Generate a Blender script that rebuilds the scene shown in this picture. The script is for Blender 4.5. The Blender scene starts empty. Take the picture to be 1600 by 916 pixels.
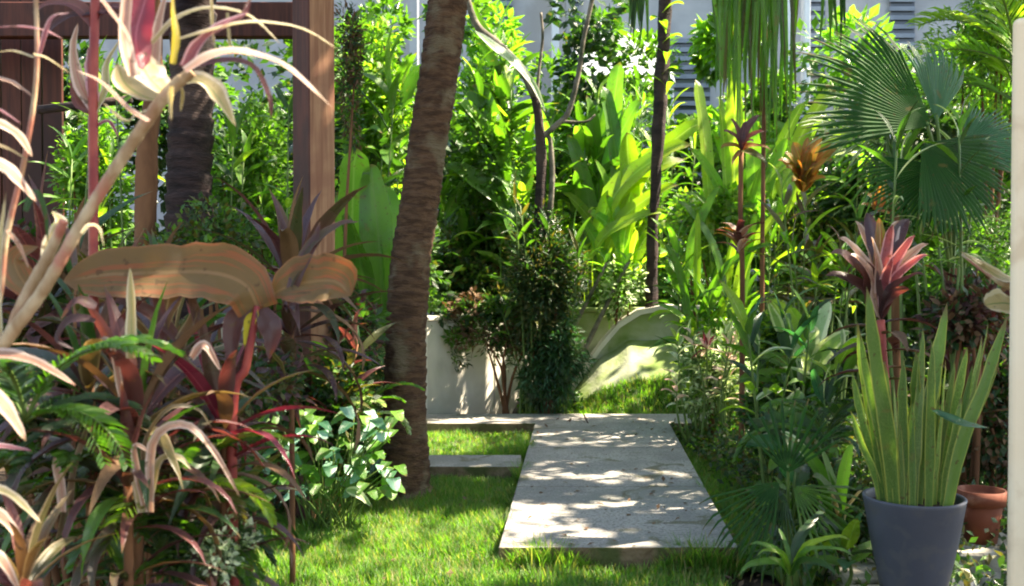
import bpy, math, random
import numpy as np
from mathutils import Vector, Matrix, noise as mnoise
random.seed(7); RG = np.random.default_rng(7)
S = bpy.context.scene; COL = S.collection
# ------------------------------------------------------------ camera, light
F = 1600.0; CH = 1.64; TH = math.atan(35/F)
cam = bpy.data.cameras.new('camera'); co = bpy.data.objects.new('camera', cam); COL.objects.link(co)
co.location = (0, 0, CH); co.rotation_euler = (math.pi/2-TH, 0, 0)
cam.sensor_width = 36; cam.lens = 36; cam.clip_end = 400; cam.clip_start = .05
cam.dof.use_dof = True; cam.dof.focus_distance = 6.5; cam.dof.aperture_fstop = 4.0
S.camera = co
SUN = Vector((0.74, 0.18, 1.08)).normalized()
SD = (SUN.x/SUN.z, SUN.y/SUN.z)
el = math.asin(SUN.z); az = math.atan2(SUN.x, SUN.y)
w = bpy.data.worlds.new('World'); S.world = w; w.use_nodes = True
nt = w.node_tree; sky = nt.nodes.new('ShaderNodeTexSky'); sky.sky_type = 'NISHITA'; sky.sun_disc = False
sky.sun_elevation = el; sky.sun_rotation = az
bg = nt.nodes['Background']; bg.inputs[1].default_value = 0.10; nt.links.new(sky.outputs[0], bg.inputs[0])
sl = bpy.data.lights.new('sun', 'SUN'); so = bpy.data.objects.new('sun', sl); COL.objects.link(so)
sl.energy = 5.0; sl.angle = math.radians(.53); sl.color = (1, .95, .86)
so.rotation_euler = (-SUN).to_track_quat('-Z', 'Y').to_euler()
S.view_settings.view_transform = 'Standard'; S.view_settings.look = 'None'
S.view_settings.exposure = 2.5; S.view_settings.use_white_balance = True; S.view_settings.white_balance_temperature = 7700; S.view_settings.gamma = 1
S.cycles.filter_width = 2.0
S.cycles.max_bounces = 8; S.cycles.diffuse_bounces = 4; S.cycles.transmission_bounces = 4
S.cycles.caustics_reflective = False; S.cycles.caustics_refractive = False
S.cycles.sample_clamp_indirect = 4

fw = np.array([0, math.cos(TH), -math.sin(TH)]); upv = np.array([0, math.sin(TH), math.cos(TH)])
def P(px, py, d):                       # photo pixel at distance d along y -> place
    v = fw + np.array([(px-800)/F, 0, 0]) + upv*(458-py)/F
    return np.array([0, 0, CH]) + v*(d/v[1])
def G(px, py, z=0.):
    v = fw + np.array([(px-800)/F, 0, 0]) + upv*(458-py)/F
    return np.array([0, 0, CH]) + v*((z-CH)/v[2])

# ------------------------------------------------------------ materials
MATS = {}
def newmat(name):
    m = bpy.data.materials.new(name); m.use_nodes = True
    return m, m.node_tree, m.node_tree.nodes['Principled BSDF']
def N(nt, t, **k):
    n = nt.nodes.new(t)
    for a, b in k.items(): setattr(n, a, b)
    return n
def rgb(c): return (c[0], c[1], c[2], 1)
def mixc(nt, fac, a, b, mode='MIX'):
    n = N(nt, 'ShaderNodeMix', data_type='RGBA', blend_type=mode)
    for s, v in ((n.inputs[0], fac), (n.inputs[6], a), (n.inputs[7], b)):
        if isinstance(v, bpy.types.NodeSocket): nt.links.new(v, s)
        elif isinstance(v, (tuple, list)): s.default_value = rgb(v)
        else: s.default_value = v
    return n.outputs[2]
def ramp(nt, fac, a, b, lo=0., hi=1.):
    n = N(nt, 'ShaderNodeMapRange', clamp=True, interpolation_type='SMOOTHSTEP'); nt.links.new(fac, n.inputs[0])
    n.inputs[1].default_value = a; n.inputs[2].default_value = b; n.inputs[3].default_value = lo; n.inputs[4].default_value = hi
    return n.outputs[0]
def math_(nt, op, a, b=0., c=0.):
    n = N(nt, 'ShaderNodeMath', operation=op)
    for s, v in zip(n.inputs, (a, b, c)):
        if isinstance(v, bpy.types.NodeSocket): nt.links.new(v, s)
        else: s.default_value = v
    return n.outputs[0]
def noise(nt, scale, detail=3, coord='Object', dist=0., sc=None):
    tc = N(nt, 'ShaderNodeTexCoord'); n = N(nt, 'ShaderNodeTexNoise'); src = tc.outputs[coord]
    if sc:
        mp = N(nt, 'ShaderNodeMapping'); mp.inputs['Scale'].default_value = sc; nt.links.new(src, mp.inputs[0]); src = mp.outputs[0]
    nt.links.new(src, n.inputs['Vector']); n.inputs['Scale'].default_value = scale; n.inputs['Detail'].default_value = detail
    n.inputs['Distortion'].default_value = dist
    return n.outputs[0]
def bump(nt, bs, h, strength, dist=.01):
    b = N(nt, 'ShaderNodeBump'); b.inputs['Strength'].default_value = strength; b.inputs['Distance'].default_value = dist
    nt.links.new(h, b.inputs['Height']); nt.links.new(b.outputs[0], bs.inputs['Normal'])
GAIN = 1.3
def leafmat(name, base, alt, edge=None, rib=None, trans=.38, rough=.29, band=None, tcol=None, edgew=.72, spec=.65, patch=None, vein=22.):
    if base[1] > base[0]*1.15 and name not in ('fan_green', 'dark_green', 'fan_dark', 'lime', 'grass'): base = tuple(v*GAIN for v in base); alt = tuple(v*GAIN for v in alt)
    m, nt, bs = newmat(name)
    geo = N(nt, 'ShaderNodeNewGeometry'); oi = N(nt, 'ShaderNodeObjectInfo')
    r = math_(nt, 'FRACT', math_(nt, 'ADD', geo.outputs['Random Per Island'], oi.outputs['Random']))
    nz = noise(nt, 3.1, 2)
    f = math_(nt, 'ADD', math_(nt, 'MULTIPLY', r, .7), math_(nt, 'MULTIPLY', math_(nt, 'SUBTRACT', nz, .5), 1.4))
    c = mixc(nt, ramp(nt, f, 0, .8), base, alt)
    uv = N(nt, 'ShaderNodeUVMap'); sp = N(nt, 'ShaderNodeSeparateXYZ'); nt.links.new(uv.outputs[0], sp.inputs[0])
    au = math_(nt, 'ABSOLUTE', math_(nt, 'MULTIPLY_ADD', sp.outputs[0], 2., -1.))
    if band:
        wv = noise(nt, 6., 3, 'UV', 1.5, (1.2, 9., 1))
        c = mixc(nt, ramp(nt, wv, .5, .6), c, band)
    if patch:
        wv = noise(nt, 1.6, 2, 'UV', .6, (7., 1.2, 1))
        c = mixc(nt, ramp(nt, math_(nt, 'ADD', wv, math_(nt, 'MULTIPLY', r, .16)), .54, .62), c, patch)
    vz = N(nt, 'ShaderNodeTexWave', wave_type='BANDS', bands_direction='DIAGONAL'); cx = N(nt, 'ShaderNodeCombineXYZ')
    nt.links.new(au, cx.inputs[0]); nt.links.new(sp.outputs[1], cx.inputs[1]); nt.links.new(cx.outputs[0], vz.inputs[0]); vz.inputs['Scale'].default_value = vein/3; vz.inputs['Distortion'].default_value = 1.2
    c = mixc(nt, ramp(nt, vz.outputs[1], .75, 1., 0, .35), c, tuple(min(1, v*1.6+.03) for v in alt))
    if edge: c = mixc(nt, ramp(nt, au, edgew, edgew+.14), c, edge)
    if rib: c = mixc(nt, ramp(nt, au, .09, .03), c, rib)
    sp1 = noise(nt, 34., 3); c = mixc(nt, math_(nt, 'MULTIPLY', ramp(nt, sp1, .64, .70), .75), c, (.10, .055, .02))
    sp2 = noise(nt, 9., 4, dist=.6); c = mixc(nt, math_(nt, 'MULTIPLY', ramp(nt, sp2, .62, .74), .55), c, (.20, .13, .04) if name != 'grass' else (.34, .30, .09))
    if name == 'grass': c = mixc(nt, math_(nt, 'MULTIPLY', ramp(nt, math_(nt, 'ADD', geo.outputs['Random Per Island'], math_(nt, 'MULTIPLY', noise(nt, 1.7, 3), .5)), 1.02, 1.08), .85), c, (.36, .30, .12))
    tipf = math_(nt, 'MULTIPLY', ramp(nt, math_(nt, 'ADD', sp.outputs[1], math_(nt, 'MULTIPLY', r, .1)), .97, 1.04), .8); c = mixc(nt, tipf, c, (.17, .10, .04))
    nt.links.new(c, bs.inputs['Base Color'])
    bs.inputs['Specular IOR Level'].default_value = spec
    nt.links.new(ramp(nt, nz, .3, .7, rough-.08, rough+.14), bs.inputs['Roughness'])
    # side veins as fine relief
    bump(nt, bs, vz.outputs[1], .4, .005)
    tr = N(nt, 'ShaderNodeBsdfTranslucent')
    tc = mixc(nt, 1., c, tcol or (1.6, 1.9, .55), 'MULTIPLY'); nt.links.new(tc, tr.inputs[0])
    mx = N(nt, 'ShaderNodeMixShader'); mx.inputs[0].default_value = trans
    nt.links.new(bs.outputs[0], mx.inputs[1]); nt.links.new(tr.outputs[0], mx.inputs[2])
    nt.links.new(mx.outputs[0], nt.nodes['Material Output'].inputs[0])
    MATS[name] = m
def solid(name, a, b, scale=4., rough=.8, bmp=.3, bscale=30., dist=.01, sc=None, c3=None, s3=1.2, spec=.3, det=5, lo=.35, hi=.65):
    m, nt, bs = newmat(name)
    c = mixc(nt, ramp(nt, noise(nt, scale, det, 'Object', .4, sc), lo, hi), a, b)
    if c3: c = mixc(nt, ramp(nt, noise(nt, s3, 6, 'Object', .3), .5, .66), c, c3)
    nt.links.new(c, bs.inputs['Base Color']); bs.inputs['Roughness'].default_value = rough; bs.inputs['Specular IOR Level'].default_value = spec
    bump(nt, bs, noise(nt, bscale, 5, 'Object', .2, sc), bmp, dist)
    MATS[name] = m
YG = (1.5, 1.9, .6)
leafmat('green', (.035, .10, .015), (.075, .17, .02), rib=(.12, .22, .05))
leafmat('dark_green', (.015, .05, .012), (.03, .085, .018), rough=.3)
leafmat('bright_green', (.07, .19, .025), (.15, .28, .035), rib=(.25, .4, .1), trans=.5, tcol=YG)
leafmat('lime', (.16, .29, .03), (.28, .37, .045), rib=(.4, .5, .15), trans=.5, tcol=YG)
leafmat('blue_green', (.022, .085, .045), (.05, .14, .07), rib=(.1, .2, .12), rough=.28, tcol=(1.2, 1.9, .7))
leafmat('blue_green_glare', (.12, .26, .17), (.26, .42, .32), rib=(.4, .5, .4), rough=.2, trans=.25, spec=.8, tcol=(1.1, 1.5, .8))  # leaf colour paled to paint in sun and sky glare
leafmat('olive', (.07, .08, .02), (.13, .13, .03), tcol=(1.5, 1.3, .5))
leafmat('fan_green', (.035, .11, .018), (.065, .16, .028), rough=.5, spec=.3, tcol=(1.3, 1.8, .5))
leafmat('fan_dark', (.012, .06, .010), (.024, .09, .015), rough=.5, spec=.2, trans=.3, tcol=(1.3, 1.8, .5))
leafmat('fan_blue', (.025, .09, .04), (.04, .12, .055), rough=.42, spec=.4, trans=.25, tcol=(1.1, 1.7, .7))
leafmat('variegated', (.10, .20, .06), (.2, .3, .1), edge=(.62, .66, .42), edgew=.45, trans=.35, tcol=(1.3, 1.5, .7))
leafmat('white_variegated', (.16, .28, .10), (.6, .65, .45), edge=(.7, .72, .55), edgew=.5, trans=.35, tcol=(1.2, 1.4, .8))
leafmat('ti_red', (.10, .035, .04), (.17, .065, .055), edge=(.22, .09, .07), rib=(.3, .12, .1), edgew=.85, trans=.36, tcol=(1.7, .9, .7))
leafmat('ti_purple', (.055, .024, .026), (.105, .048, .046), edge=(.18, .08, .08), edgew=.88, rough=.3, trans=.3, tcol=(2., .9, .7))
leafmat('ti_green_purple', (.035, .055, .018), (.085, .035, .032), edge=(.2, .1, .08), edgew=.85, rough=.32, trans=.35, tcol=(1.5, 1.1, .6))
leafmat('magenta', (.17, .02, .045), (.27, .05, .07), trans=.4, tcol=(1.6, .7, .8), rib=(.45, .15, .18))
leafmat('pink_strap', (.36, .20, .13), (.52, .33, .24), edge=(.66, .50, .42), edgew=.55, rib=(.42, .12, .10), rough=.3, trans=.3, tcol=(1.5, 1.1, .7))
leafmat('cream_strap', (.42, .33, .15), (.55, .45, .25), edge=(.72, .62, .46), edgew=.6, rib=(.2, .26, .07), rough=.3, trans=.3, tcol=(1.3, 1.15, .6))
leafmat('red_strap', (.24, .07, .09), (.38, .16, .18), edge=(.62, .42, .46), edgew=.6, rough=.3, trans=.4, tcol=(1.8, .9, .6))
leafmat('olive_strap', (.10, .10, .035), (.17, .10, .05), edge=(.34, .26, .16), edgew=.7, rough=.32, trans=.3, tcol=(1.4, 1.1, .5))
leafmat('bronze', (.19, .07, .03), (.29, .105, .04), rib=(.27, .17, .08), edge=(.36, .17, .09), edgew=.9, rough=.42, trans=.4, tcol=(1.8, 1.1, .5), patch=(.15, .11, .04), vein=46.)
leafmat('croton', (.32, .12, .04), (.42, .20, .07), rib=(.5, .35, .1), trans=.45, tcol=(1.7, 1.2, .5), patch=(.2, .2, .03))
leafmat('snake', (.055, .11, .02), (.09, .16, .028), edge=(.34, .36, .08), edgew=.78, band=(.13, .21, .05), rough=.36, trans=.12, spec=.5)
leafmat('snake_lime', (.075, .15, .03), (.13, .21, .04), edge=(.42, .44, .12), edgew=.7, band=(.24, .34, .1), rough=.38, trans=.25)
leafmat('yellow', (.55, .42, .04), (.6, .5, .06), trans=.45, tcol=(1.5, 1.4, .5))
leafmat('dead_leaf', (.11, .055, .026), (.20, .11, .05), rough=.7, trans=.2, tcol=(1.2, 1., .6))
leafmat('petal', (.78, .52, .48), (.82, .7, .6), trans=.4, tcol=(1.2, 1., .9))
leafmat('grass', (.065, .17, .022), (.155, .30, .045), trans=.5, rough=.42, tcol=YG)
leafmat('canopy', (.04, .1, .02), (.08, .16, .03), trans=.3)
solid('palm_bark', (.06, .03, .016), (.125, .066, .035), 9, .92, .9, 30, .02, (1, 1, 3.5), c3=(.15, .11, .065), s3=5, det=8, lo=.36, hi=.64)
solid('dark_bark', (.018, .012, .012), (.05, .03, .028), 6, .85, .8, 22, .02, (1, 1, 4.), c3=(.085, .055, .045))
solid('grey_bark', (.10, .085, .065), (.22, .19, .15), 7, .9, .7, 30, .012, c3=(.05, .055, .03), s3=4)
solid('brown_bark', (.11, .045, .02), (.2, .09, .04), 6, .85, .6, 26, .01, (1, 1, .4))
solid('red_stem', (.22, .03, .03), (.36, .07, .05), 9, .5, .3, 30, .004)
solid('cane', (.28, .17, .085), (.48, .36, .22), 22, .6, .8, 60, .004, (1, 1, .5), c3=(.40, .15, .10), s3=7)
solid('green_stem', (.07, .13, .03), (.13, .2, .05), 9, .5, .2, 30, .004)
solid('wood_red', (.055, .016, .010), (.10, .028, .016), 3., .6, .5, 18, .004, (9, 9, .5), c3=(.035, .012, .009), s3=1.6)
solid('wood_red_sunlit', (.21, .09, .045), (.34, .18, .095), 3., .65, .5, 18, .004, (9, 9, .5), c3=(.20, .08, .045), s3=1.6)  # post wood lightened to paint in the sun on one face
solid('soil', (.022, .014, .009), (.06, .038, .022), 5, .95, 1., 30, .03, c3=(.09, .06, .035), s3=9)
solid('turf', (.02, .05, .008), (.045, .085, .012), 6, .95, .6, 30, .02)
solid('plaster', (.56, .52, .44), (.70, .66, .58), 1.4, .85, .3, 40, .004, c3=(.42, .40, .34), s3=1.1)
solid('plaster_grey', (.30, .32, .35), (.40, .42, .45), 1., .8, .2, 30, .004, c3=(.3, .31, .32), s3=.6)
solid('moss_wall', (.36, .38, .27), (.20, .26, .09), 2.3, .9, .6, 22, .01, c3=(.12, .19, .035), s3=1.6)
solid('pillar_cream', (.88, .69, .46), (.90, .74, .52), 2.5, .8, .25, 50, .003, c3=(.76, .58, .38), s3=5)
solid('pot_grey', (.066, .070, .092), (.084, .089, .115), 3.5, .55, .25, 60, .002, c3=(.085, .086, .10), s3=14, spec=.4)
solid('terracotta', (.14, .035, .016), (.20, .06, .028), 5, .75, .3, 40, .004, c3=(.25, .1, .06), s3=8)
solid('stone', (.28, .25, .20), (.48, .44, .36), 3.4, .9, .8, 16, .02, c3=(.14, .13, .09), s3=2.6)
solid('grey_stone', (.14, .15, .17), (.30, .31, .33), 4, .9, .8, 14, .02, c3=(.07, .08, .06), s3=3)
solid('glass_dark', (.03, .04, .06), (.05, .065, .09), 1, .12, .02, 5, .002, spec=.6)
solid('slat_blue', (.16, .2, .26), (.22, .27, .33), 2, .6, .1, 20, .002)
solid('white_paint', (.62, .66, .7), (.72, .75, .78), 2, .5, .1, 30, .002)
def concrete():
    m, nt, bs = newmat('concrete')
    c = mixc(nt, ramp(nt, noise(nt, 2.2, 6), .35, .68), (.25, .235, .215), (.37, .345, .31))
    c = mixc(nt, ramp(nt, noise(nt, 55, 4), .50, .64), c, (.17, .155, .14))
    c = mixc(nt, ramp(nt, noise(nt, .9, 5, dist=.8), .5, .66), c, (.22, .215, .19)); c = mixc(nt, ramp(nt, noise(nt, 3.3, 8, dist=1.2), .58, .68), c, (.15, .14, .09))
    c = mixc(nt, ramp(nt, noise(nt, 90, 2), .66, .72), c, (.6, .56, .5))
    nt.links.new(c, bs.inputs['Base Color']); bs.inputs['Roughness'].default_value = .8
    bump(nt, bs, noise(nt, 70, 5), .5, .008); MATS['concrete'] = m
concrete()
solid('earthy_concrete', (.13, .085, .045), (.24, .17, .10), 4, .95, .8, 30, .02, c3=(.07, .08, .025), s3=3)
def M(n): return MATS[n]

# ------------------------------------------------------------ mesh tools
def mk(name, V, Fc, mat, UV=None, smooth=True, mi=None):
    V = np.asarray(V, dtype=np.float32).reshape(-1, 3); me = bpy.data.meshes.new(name)
    if isinstance(Fc, np.ndarray):
        nf, k = Fc.shape; me.vertices.add(len(V)); me.vertices.foreach_set('co', V.ravel())
        me.loops.add(nf*k); me.polygons.add(nf)
        li = Fc.astype(np.int32).ravel(); me.loops.foreach_set('vertex_index', li)
        me.polygons.foreach_set('loop_start', np.arange(0, nf*k, k, dtype=np.int32))
        me.polygons.foreach_set('loop_total', np.full(nf, k, dtype=np.int32)); me.update(calc_edges=True)
    else:
        me.from_pydata(V.tolist(), [], Fc); li = np.zeros(len(me.loops), np.int32); me.loops.foreach_get('vertex_index', li)
    if UV is not None:
        l = me.uv_layers.new(name='UVMap'); l.data.foreach_set('uv', np.asarray(UV, np.float32)[li].ravel())
    for q in (mat if isinstance(mat, list) else [mat]): me.materials.append(M(q))
    if mi is not None: me.polygons.foreach_set('material_index', np.asarray(mi, np.int32))
    me.polygons.foreach_set('use_smooth', [smooth]*len(me.polygons)); me.update()
    return me
def link(name, me, parent=None, mw=None, **props):
    o = bpy.data.objects.new(name, me); COL.objects.link(o)
    if parent is not None: o.parent = parent
    if mw is not None: o.matrix_local = mw
    for k, v in props.items():
        if v: o[k] = v
    return o
def thing(name, label, cat, loc, group=None):
    return_o = link(name, None, None, Matrix.Translation(Vector(loc)), label=label, category=cat, group=group)
    return_o.empty_display_size = .1
    return return_o
def catmull(pts, n):
    pts = np.asarray(pts, float); k = len(pts); e = np.vstack([2*pts[0]-pts[1], pts, 2*pts[-1]-pts[-2]])
    out = []
    for t in np.linspace(0, k-1-1e-6, n):
        i = int(t); u = t-i; a, b, c, d = e[i:i+4]
        out.append(.5*((2*b)+(-a+c)*u+(2*a-5*b+4*c-d)*u*u+(-a+3*b-3*c+d)*u**3))
    return np.array(out)
def nrm(v): return v/(np.linalg.norm(v, axis=-1, keepdims=True)+1e-9)
def tube(pts, rad, n=10, ring=0., ringlen=.07, seed=0, lump=0., rough=0.):
    pts = np.asarray(pts, float); k = len(pts)
    rad = np.interp(np.linspace(0, 1, k), np.linspace(0, 1, len(rad)), rad)
    tan = nrm(np.gradient(pts, axis=0)); ref = np.array([.3, .9, .1]) if abs(tan[0][2]) > .5 else np.array([0, 0, 1.])
    s = np.cumsum(np.r_[0, np.linalg.norm(np.diff(pts, axis=0), axis=1)])
    a = nrm(np.cross(tan, ref)); b = np.cross(tan, a); V = []; UV = []
    rr = np.random.default_rng(seed)
    for i in range(k):
        r = rad[i]
        if ring: r = r*(1+ring*((s[i]/ringlen+.25*math.sin(s[i]*3)) % 1.))
        for j in range(n):
            t = 2*math.pi*j/n; q = 1+rough*(rr.random()-.5)
            if lump: q += lump*mnoise.noise(Vector((math.cos(t)*1.2, math.sin(t)*1.2+seed, s[i]*2.5)))
            V.append(pts[i]+(a[i]*math.cos(t)+b[i]*math.sin(t))*r*q); UV.append((j/n, s[i]))
    Fc = [(i*n+j, i*n+(j+1) % n, (i+1)*n+(j+1) % n, (i+1)*n+j) for i in range(k-1) for j in range(n)]
    V.append(pts[0]); V.append(pts[-1]); UV += [(.5, 0), (.5, s[-1])]
    c0, c1 = k*n, k*n+1
    Fc += [(c0, (j+1) % n, j) for j in range(n)]+[(c1, (k-1)*n+j, (k-1)*n+(j+1) % n) for j in range(n)]
    return np.array(V), Fc, np.array(UV)
def join(parts):
    V = []; Fc = []; UV = []; o = 0
    for v, f, u in parts:
        V.append(v); UV.append(u); Fc += [tuple(int(q)+o for q in p) for p in f]; o += len(v)
    return np.vstack(V), Fc, np.vstack(UV)
def prof(kind, t):
    if kind == 'strap': return np.clip(1.0-t, 0, 1)**.55*(.62+.38*np.minimum(1, t*4))
    if kind == 'lance': return np.sin(np.pi*np.clip(t, 0, 1)**.72)**.85*.98+.03*(1-t)
    if kind == 'ti': return np.where(t < .22, .10+.25*np.clip(t/.22, 0, 1)**2, .35+.65*np.sin(np.pi*np.clip((t-.22)/.78*.9+.06, 0, 1)))*np.clip((1.0-t)*7, 0, 1)**.6
    if kind == 'banana': return np.where(t < .3, .05, np.sin(np.pi*np.clip((t-.3)/.7, 0, 1)**.8)**.7)
    if kind == 'snake': return (.62+.38*np.sin(np.pi*np.minimum(t*.8+.1, 1)))*np.clip((1-t)*5, 0, 1)**.6
    if kind == 'round': return np.sin(np.pi*np.clip(t, 0, 1)**.9)**.6
def blade(path, w, kind='strap', fold=.35, nrmh=(0, -.8, .6), twist=0., wave=0., nu=4, seed=0, segs=None, nz=None):
    path = np.asarray(path, float)
    if segs: path = catmull(path, segs)
    k = len(path); tan = nrm(np.gradient(path, axis=0)); h = np.array(nrmh, float)
    side = nrm(np.cross(tan, h)); nn = np.cross(side, tan); t = np.linspace(0, 1, k); W = prof(kind, t)*w*.5; W = np.maximum(W, w*.012)
    if twist:
        an = twist*t[:, None]; side, nn = side*np.cos(an)+nn*np.sin(an), nn*np.cos(an)-side*np.sin(an)
    rr = np.random.default_rng(seed+17); ph = rr.random()*6; V = []; UV = []; wj1 = 1+.10*np.sin(t*9+ph)*np.sin(t*3.1)+rr.normal(0, .03, k); W = W*wj1; wave = wave+.05; kink = rr.normal(0, .012, (k, 3))*(t[:, None])*np.linalg.norm(path[-1]-path[0]); kink = np.cumsum(kink, 0)*.6; path = path+kink*.35
    us = np.linspace(-1, 1, nu+1)
    for i in range(k):
        for u in us:
            off = abs(u)**1.3*fold+wave*abs(u)*math.sin(t[i]*26*(.8+.4*rr.random()*0)+ph+(1.7 if u > 0 else 0))
            V.append(path[i]+side[i]*u*W[i]+nn[i]*off*W[i]); UV.append(((u+1)/2, t[i]))
    m = nu+1
    Fc = [(i*m+j, i*m+j+1, (i+1)*m+j+1, (i+1)*m+j) for i in range(k-1) for j in range(nu)]
    return np.array(V), Fc, np.array(UV)
def arch(elev, bend, n=9, p=1.2):
    pts = [np.zeros(3)]; e0 = math.radians(elev); b = math.radians(bend)
    for i in range(1, n):
        a = e0-b*((i-.5)/(n-1))**p; pts.append(pts[-1]+np.array([math.cos(a), 0, math.sin(a)])/(n-1))
    return np.array(pts)
TC = {}
def tmpl(kind, elev, bend, wr, mat, fold=.35, wave=0., var=0, twist=0., n=9, nu=4):
    key = (kind, elev, bend, wr, mat, fold, wave, var, twist)
    if key not in TC:
        rr = random.Random(str(key)); pa = arch(elev, bend, n, rr.uniform(.9, 1.8))
        pa[:, 1] += np.linspace(0, 1, len(pa))**2*rr.uniform(-.12, .12)
        v, f, u = blade(pa, wr, kind, fold, nrmh=(-math.sin(math.radians(min(elev, 80))), .02, 1.), twist=twist, wave=wave, seed=var, nu=nu)
        TC[key] = mk('leaf', v, f, mat, u)
    return TC[key]
def place(me, parent, loc, azim, scale, name='leaf', tilt=0., roll=0.):
    mw = Matrix.Translation(Vector(loc)) @ Matrix.Rotation(azim, 4, 'Z') @ Matrix.Rotation(-tilt, 4, 'Y') @ Matrix.Rotation(roll, 4, 'X') @ Matrix.Diagonal((scale, scale, scale, 1))
    return link(name, me, parent, mw)
def rosette(par, c, n, L, wr, mat, kind='strap', elev=(85, 10), bend=(30, 110), fold=.35, seed=0, azr=(0, 2*math.pi), spread=.03, up=.0, wave=0., jit=.25, twist=0.):
    rr = random.Random(seed*13+n)
    for i in range(n):
        q = i/max(1, n-1); e = elev[0]+(elev[1]-elev[0])*q; b = bend[0]+(bend[1]-bend[0])*q
        e = round((e+rr.uniform(-8, 8))/12)*12; b = round((b+rr.uniform(-12, 12))/15)*15
        m = mat if isinstance(mat, str) else mat[min(len(mat)-1, int(rr.random()*len(mat)))]
        a = azr[0]+((i*2.39996+rr.uniform(-.3, .3)) % (2*math.pi))/(2*math.pi)*(azr[1]-azr[0])
        me = tmpl(kind, e, b, wr, m, fold, wave, i % 2, twist*(1 if i % 2 else -1))
        place(me, par, (c[0]+math.cos(a)*spread*.4, c[1]+math.sin(a)*spread*.4, c[2]-up*q), a, L*rr.uniform(1-jit, 1+jit*.6), roll=rr.uniform(-.25, .25))
def loc(par, p): return np.asarray(p)-np.array(par.location)
def stem(par, pts, rad, mat, name='stem', n=8, **k):
    pts = catmull([loc(par, p) for p in pts], k.pop('segs', 12)); v, f, u = tube(pts, rad, n, **k)
    return link(name, mk(name, v, f, mat, u), par)
def custom(par, pts, w, mat, kind='strap', name='leaf', label=None, segs=14, **k):
    v, f, u = blade([loc(par, p) for p in pts], w, kind, segs=segs, **k)
    return link(name, mk(name, v, f, mat, u), par, label=label)
# scattered small leaves
LT = {'simple': (np.array([[0, 0, 0], [.5, .27, .05], [.5, 0, -.03], [.5, -.27, .05], [1, 0, -.06]]), np.array([[0, 2, 1], [0, 3, 2], [1, 2, 4], [2, 3, 4]])),
      'long': (np.array([[0, 0, 0], [.45, .12, .04], [.5, 0, -.02], [.45, -.12, .04], [1, 0, -.14]]), np.array([[0, 2, 1], [0, 3, 2], [1, 2, 4], [2, 3, 4]])),
      'round': (np.array([[0, 0, 0], [.3, .33, .04], [.75, .3, .0], [.5, 0, -.03], [1, 0, -.08], [.75, -.3, .0], [.3, -.33, .04]]),
                np.array([[0, 3, 1], [1, 3, 2], [2, 3, 4], [4, 3, 5], [5, 3, 6], [6, 3, 0]]))}
LTUV = {k: np.stack([v[0][:, 1]/(abs(v[0][:, 1]).max()*2)+.5, v[0][:, 0]], 1) for k, v in LT.items()}
def leaves_mesh(name, pts, out, size, mat, shape='simple', rs=0, flat=.6, droop=.25):
    r = np.random.default_rng(rs); n = len(pts); T, Fc = LT[shape]
    a = nrm(out+r.normal(0, .55, (n, 3))-np.array([0, 0, droop])); up = nrm(np.array([0, 0, flat])+out*.35+r.normal(0, .38, (n, 3)))
    s = nrm(np.cross(up, a)); nn = np.cross(a, s); sz = (size*r.uniform(.6, 1.25, n))[:, None, None] if np.isscalar(size) else size[:, None, None]
    V = pts[:, None, :]+sz*(T[None, :, 0, None]*a[:, None]+T[None, :, 1, None]*s[:, None]+T[None, :, 2, None]*nn[:, None])
    K = len(T); FF = (Fc[None]+np.arange(n)[:, None, None]*K).reshape(-1, 3); UV = np.tile(LTUV[shape], (n, 1))
    return mk(name, V.reshape(-1, 3), FF, mat, UV)
def crown_pts(n, c, R, clumps=14, rs=0, cl=(.28, .5), low=.0):
    r = np.random.default_rng(rs); c = np.asarray(c); R = np.asarray(R)
    d = nrm(r.normal(0, 1, (clumps, 3))); rad = r.random((clumps, 1))**.5*.72; cc = d*rad; cr = r.uniform(*cl, clumps)
    k = r.choice(clumps, n, p=cr**2/np.sum(cr**2)); o = nrm(r.normal(0, 1, (n, 3))); q = r.uniform(.45, 1.08, (n, 1))
    p = cc[k]+o*q*cr[k][:, None]
    return c+p*R, nrm(o+cc[k]*.8+np.array([0, 0, .25])), c+cc*R
def bush(name, label, cat, box, d, mat, n=2600, size=.07, shape='simple', stem_mat='brown_bark', rs=None, clumps=14, depth=None, group=None, dbase=None, droop=.25, cl=(.28, .5), nstem=5):
    x0, y0, x1, y1 = box; rs = rs if rs is not None else int(x0*7+y0+d*31+2000)
    A = P(x0, y1, d); B = P(x1, y0, d); c = (A+B)/2; R = np.array([abs(B[0]-A[0])/2, depth or min(1.4, abs(B[0]-A[0])/2), abs(B[2]-A[2])/2])
    base = np.array([c[0], d, 0.]); t = thing(name, label, cat, base, group)
    p, o, cc = crown_pts(n, c-base, R, clumps, rs, cl)
    mats = mat if isinstance(mat, list) else [mat]; ix = np.random.default_rng(rs).integers(0, len(mats), n)
    for j, m in enumerate(mats):
        s = ix == j; link('foliage', leaves_mesh('foliage', p[s], o[s], size, m, shape, rs+j, droop=droop), t, kind='stuff')
    rr = random.Random(rs)
    for q in cc[:nstem]:
        q = np.array(q); q[2] = max(q[2], .2)
        st = np.array([rr.uniform(-.05, .05), rr.uniform(-.05, .05), -.02]); mid = (st+q)/2+np.array([rr.uniform(-.08, .08), rr.uniform(-.05, .05), .1])
        v, f, u = tube(catmull([st, mid, q], 8), [.022, .008], 6); link('branch', mk('branch', v, f, stem_mat, u), t)
    return t
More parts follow.
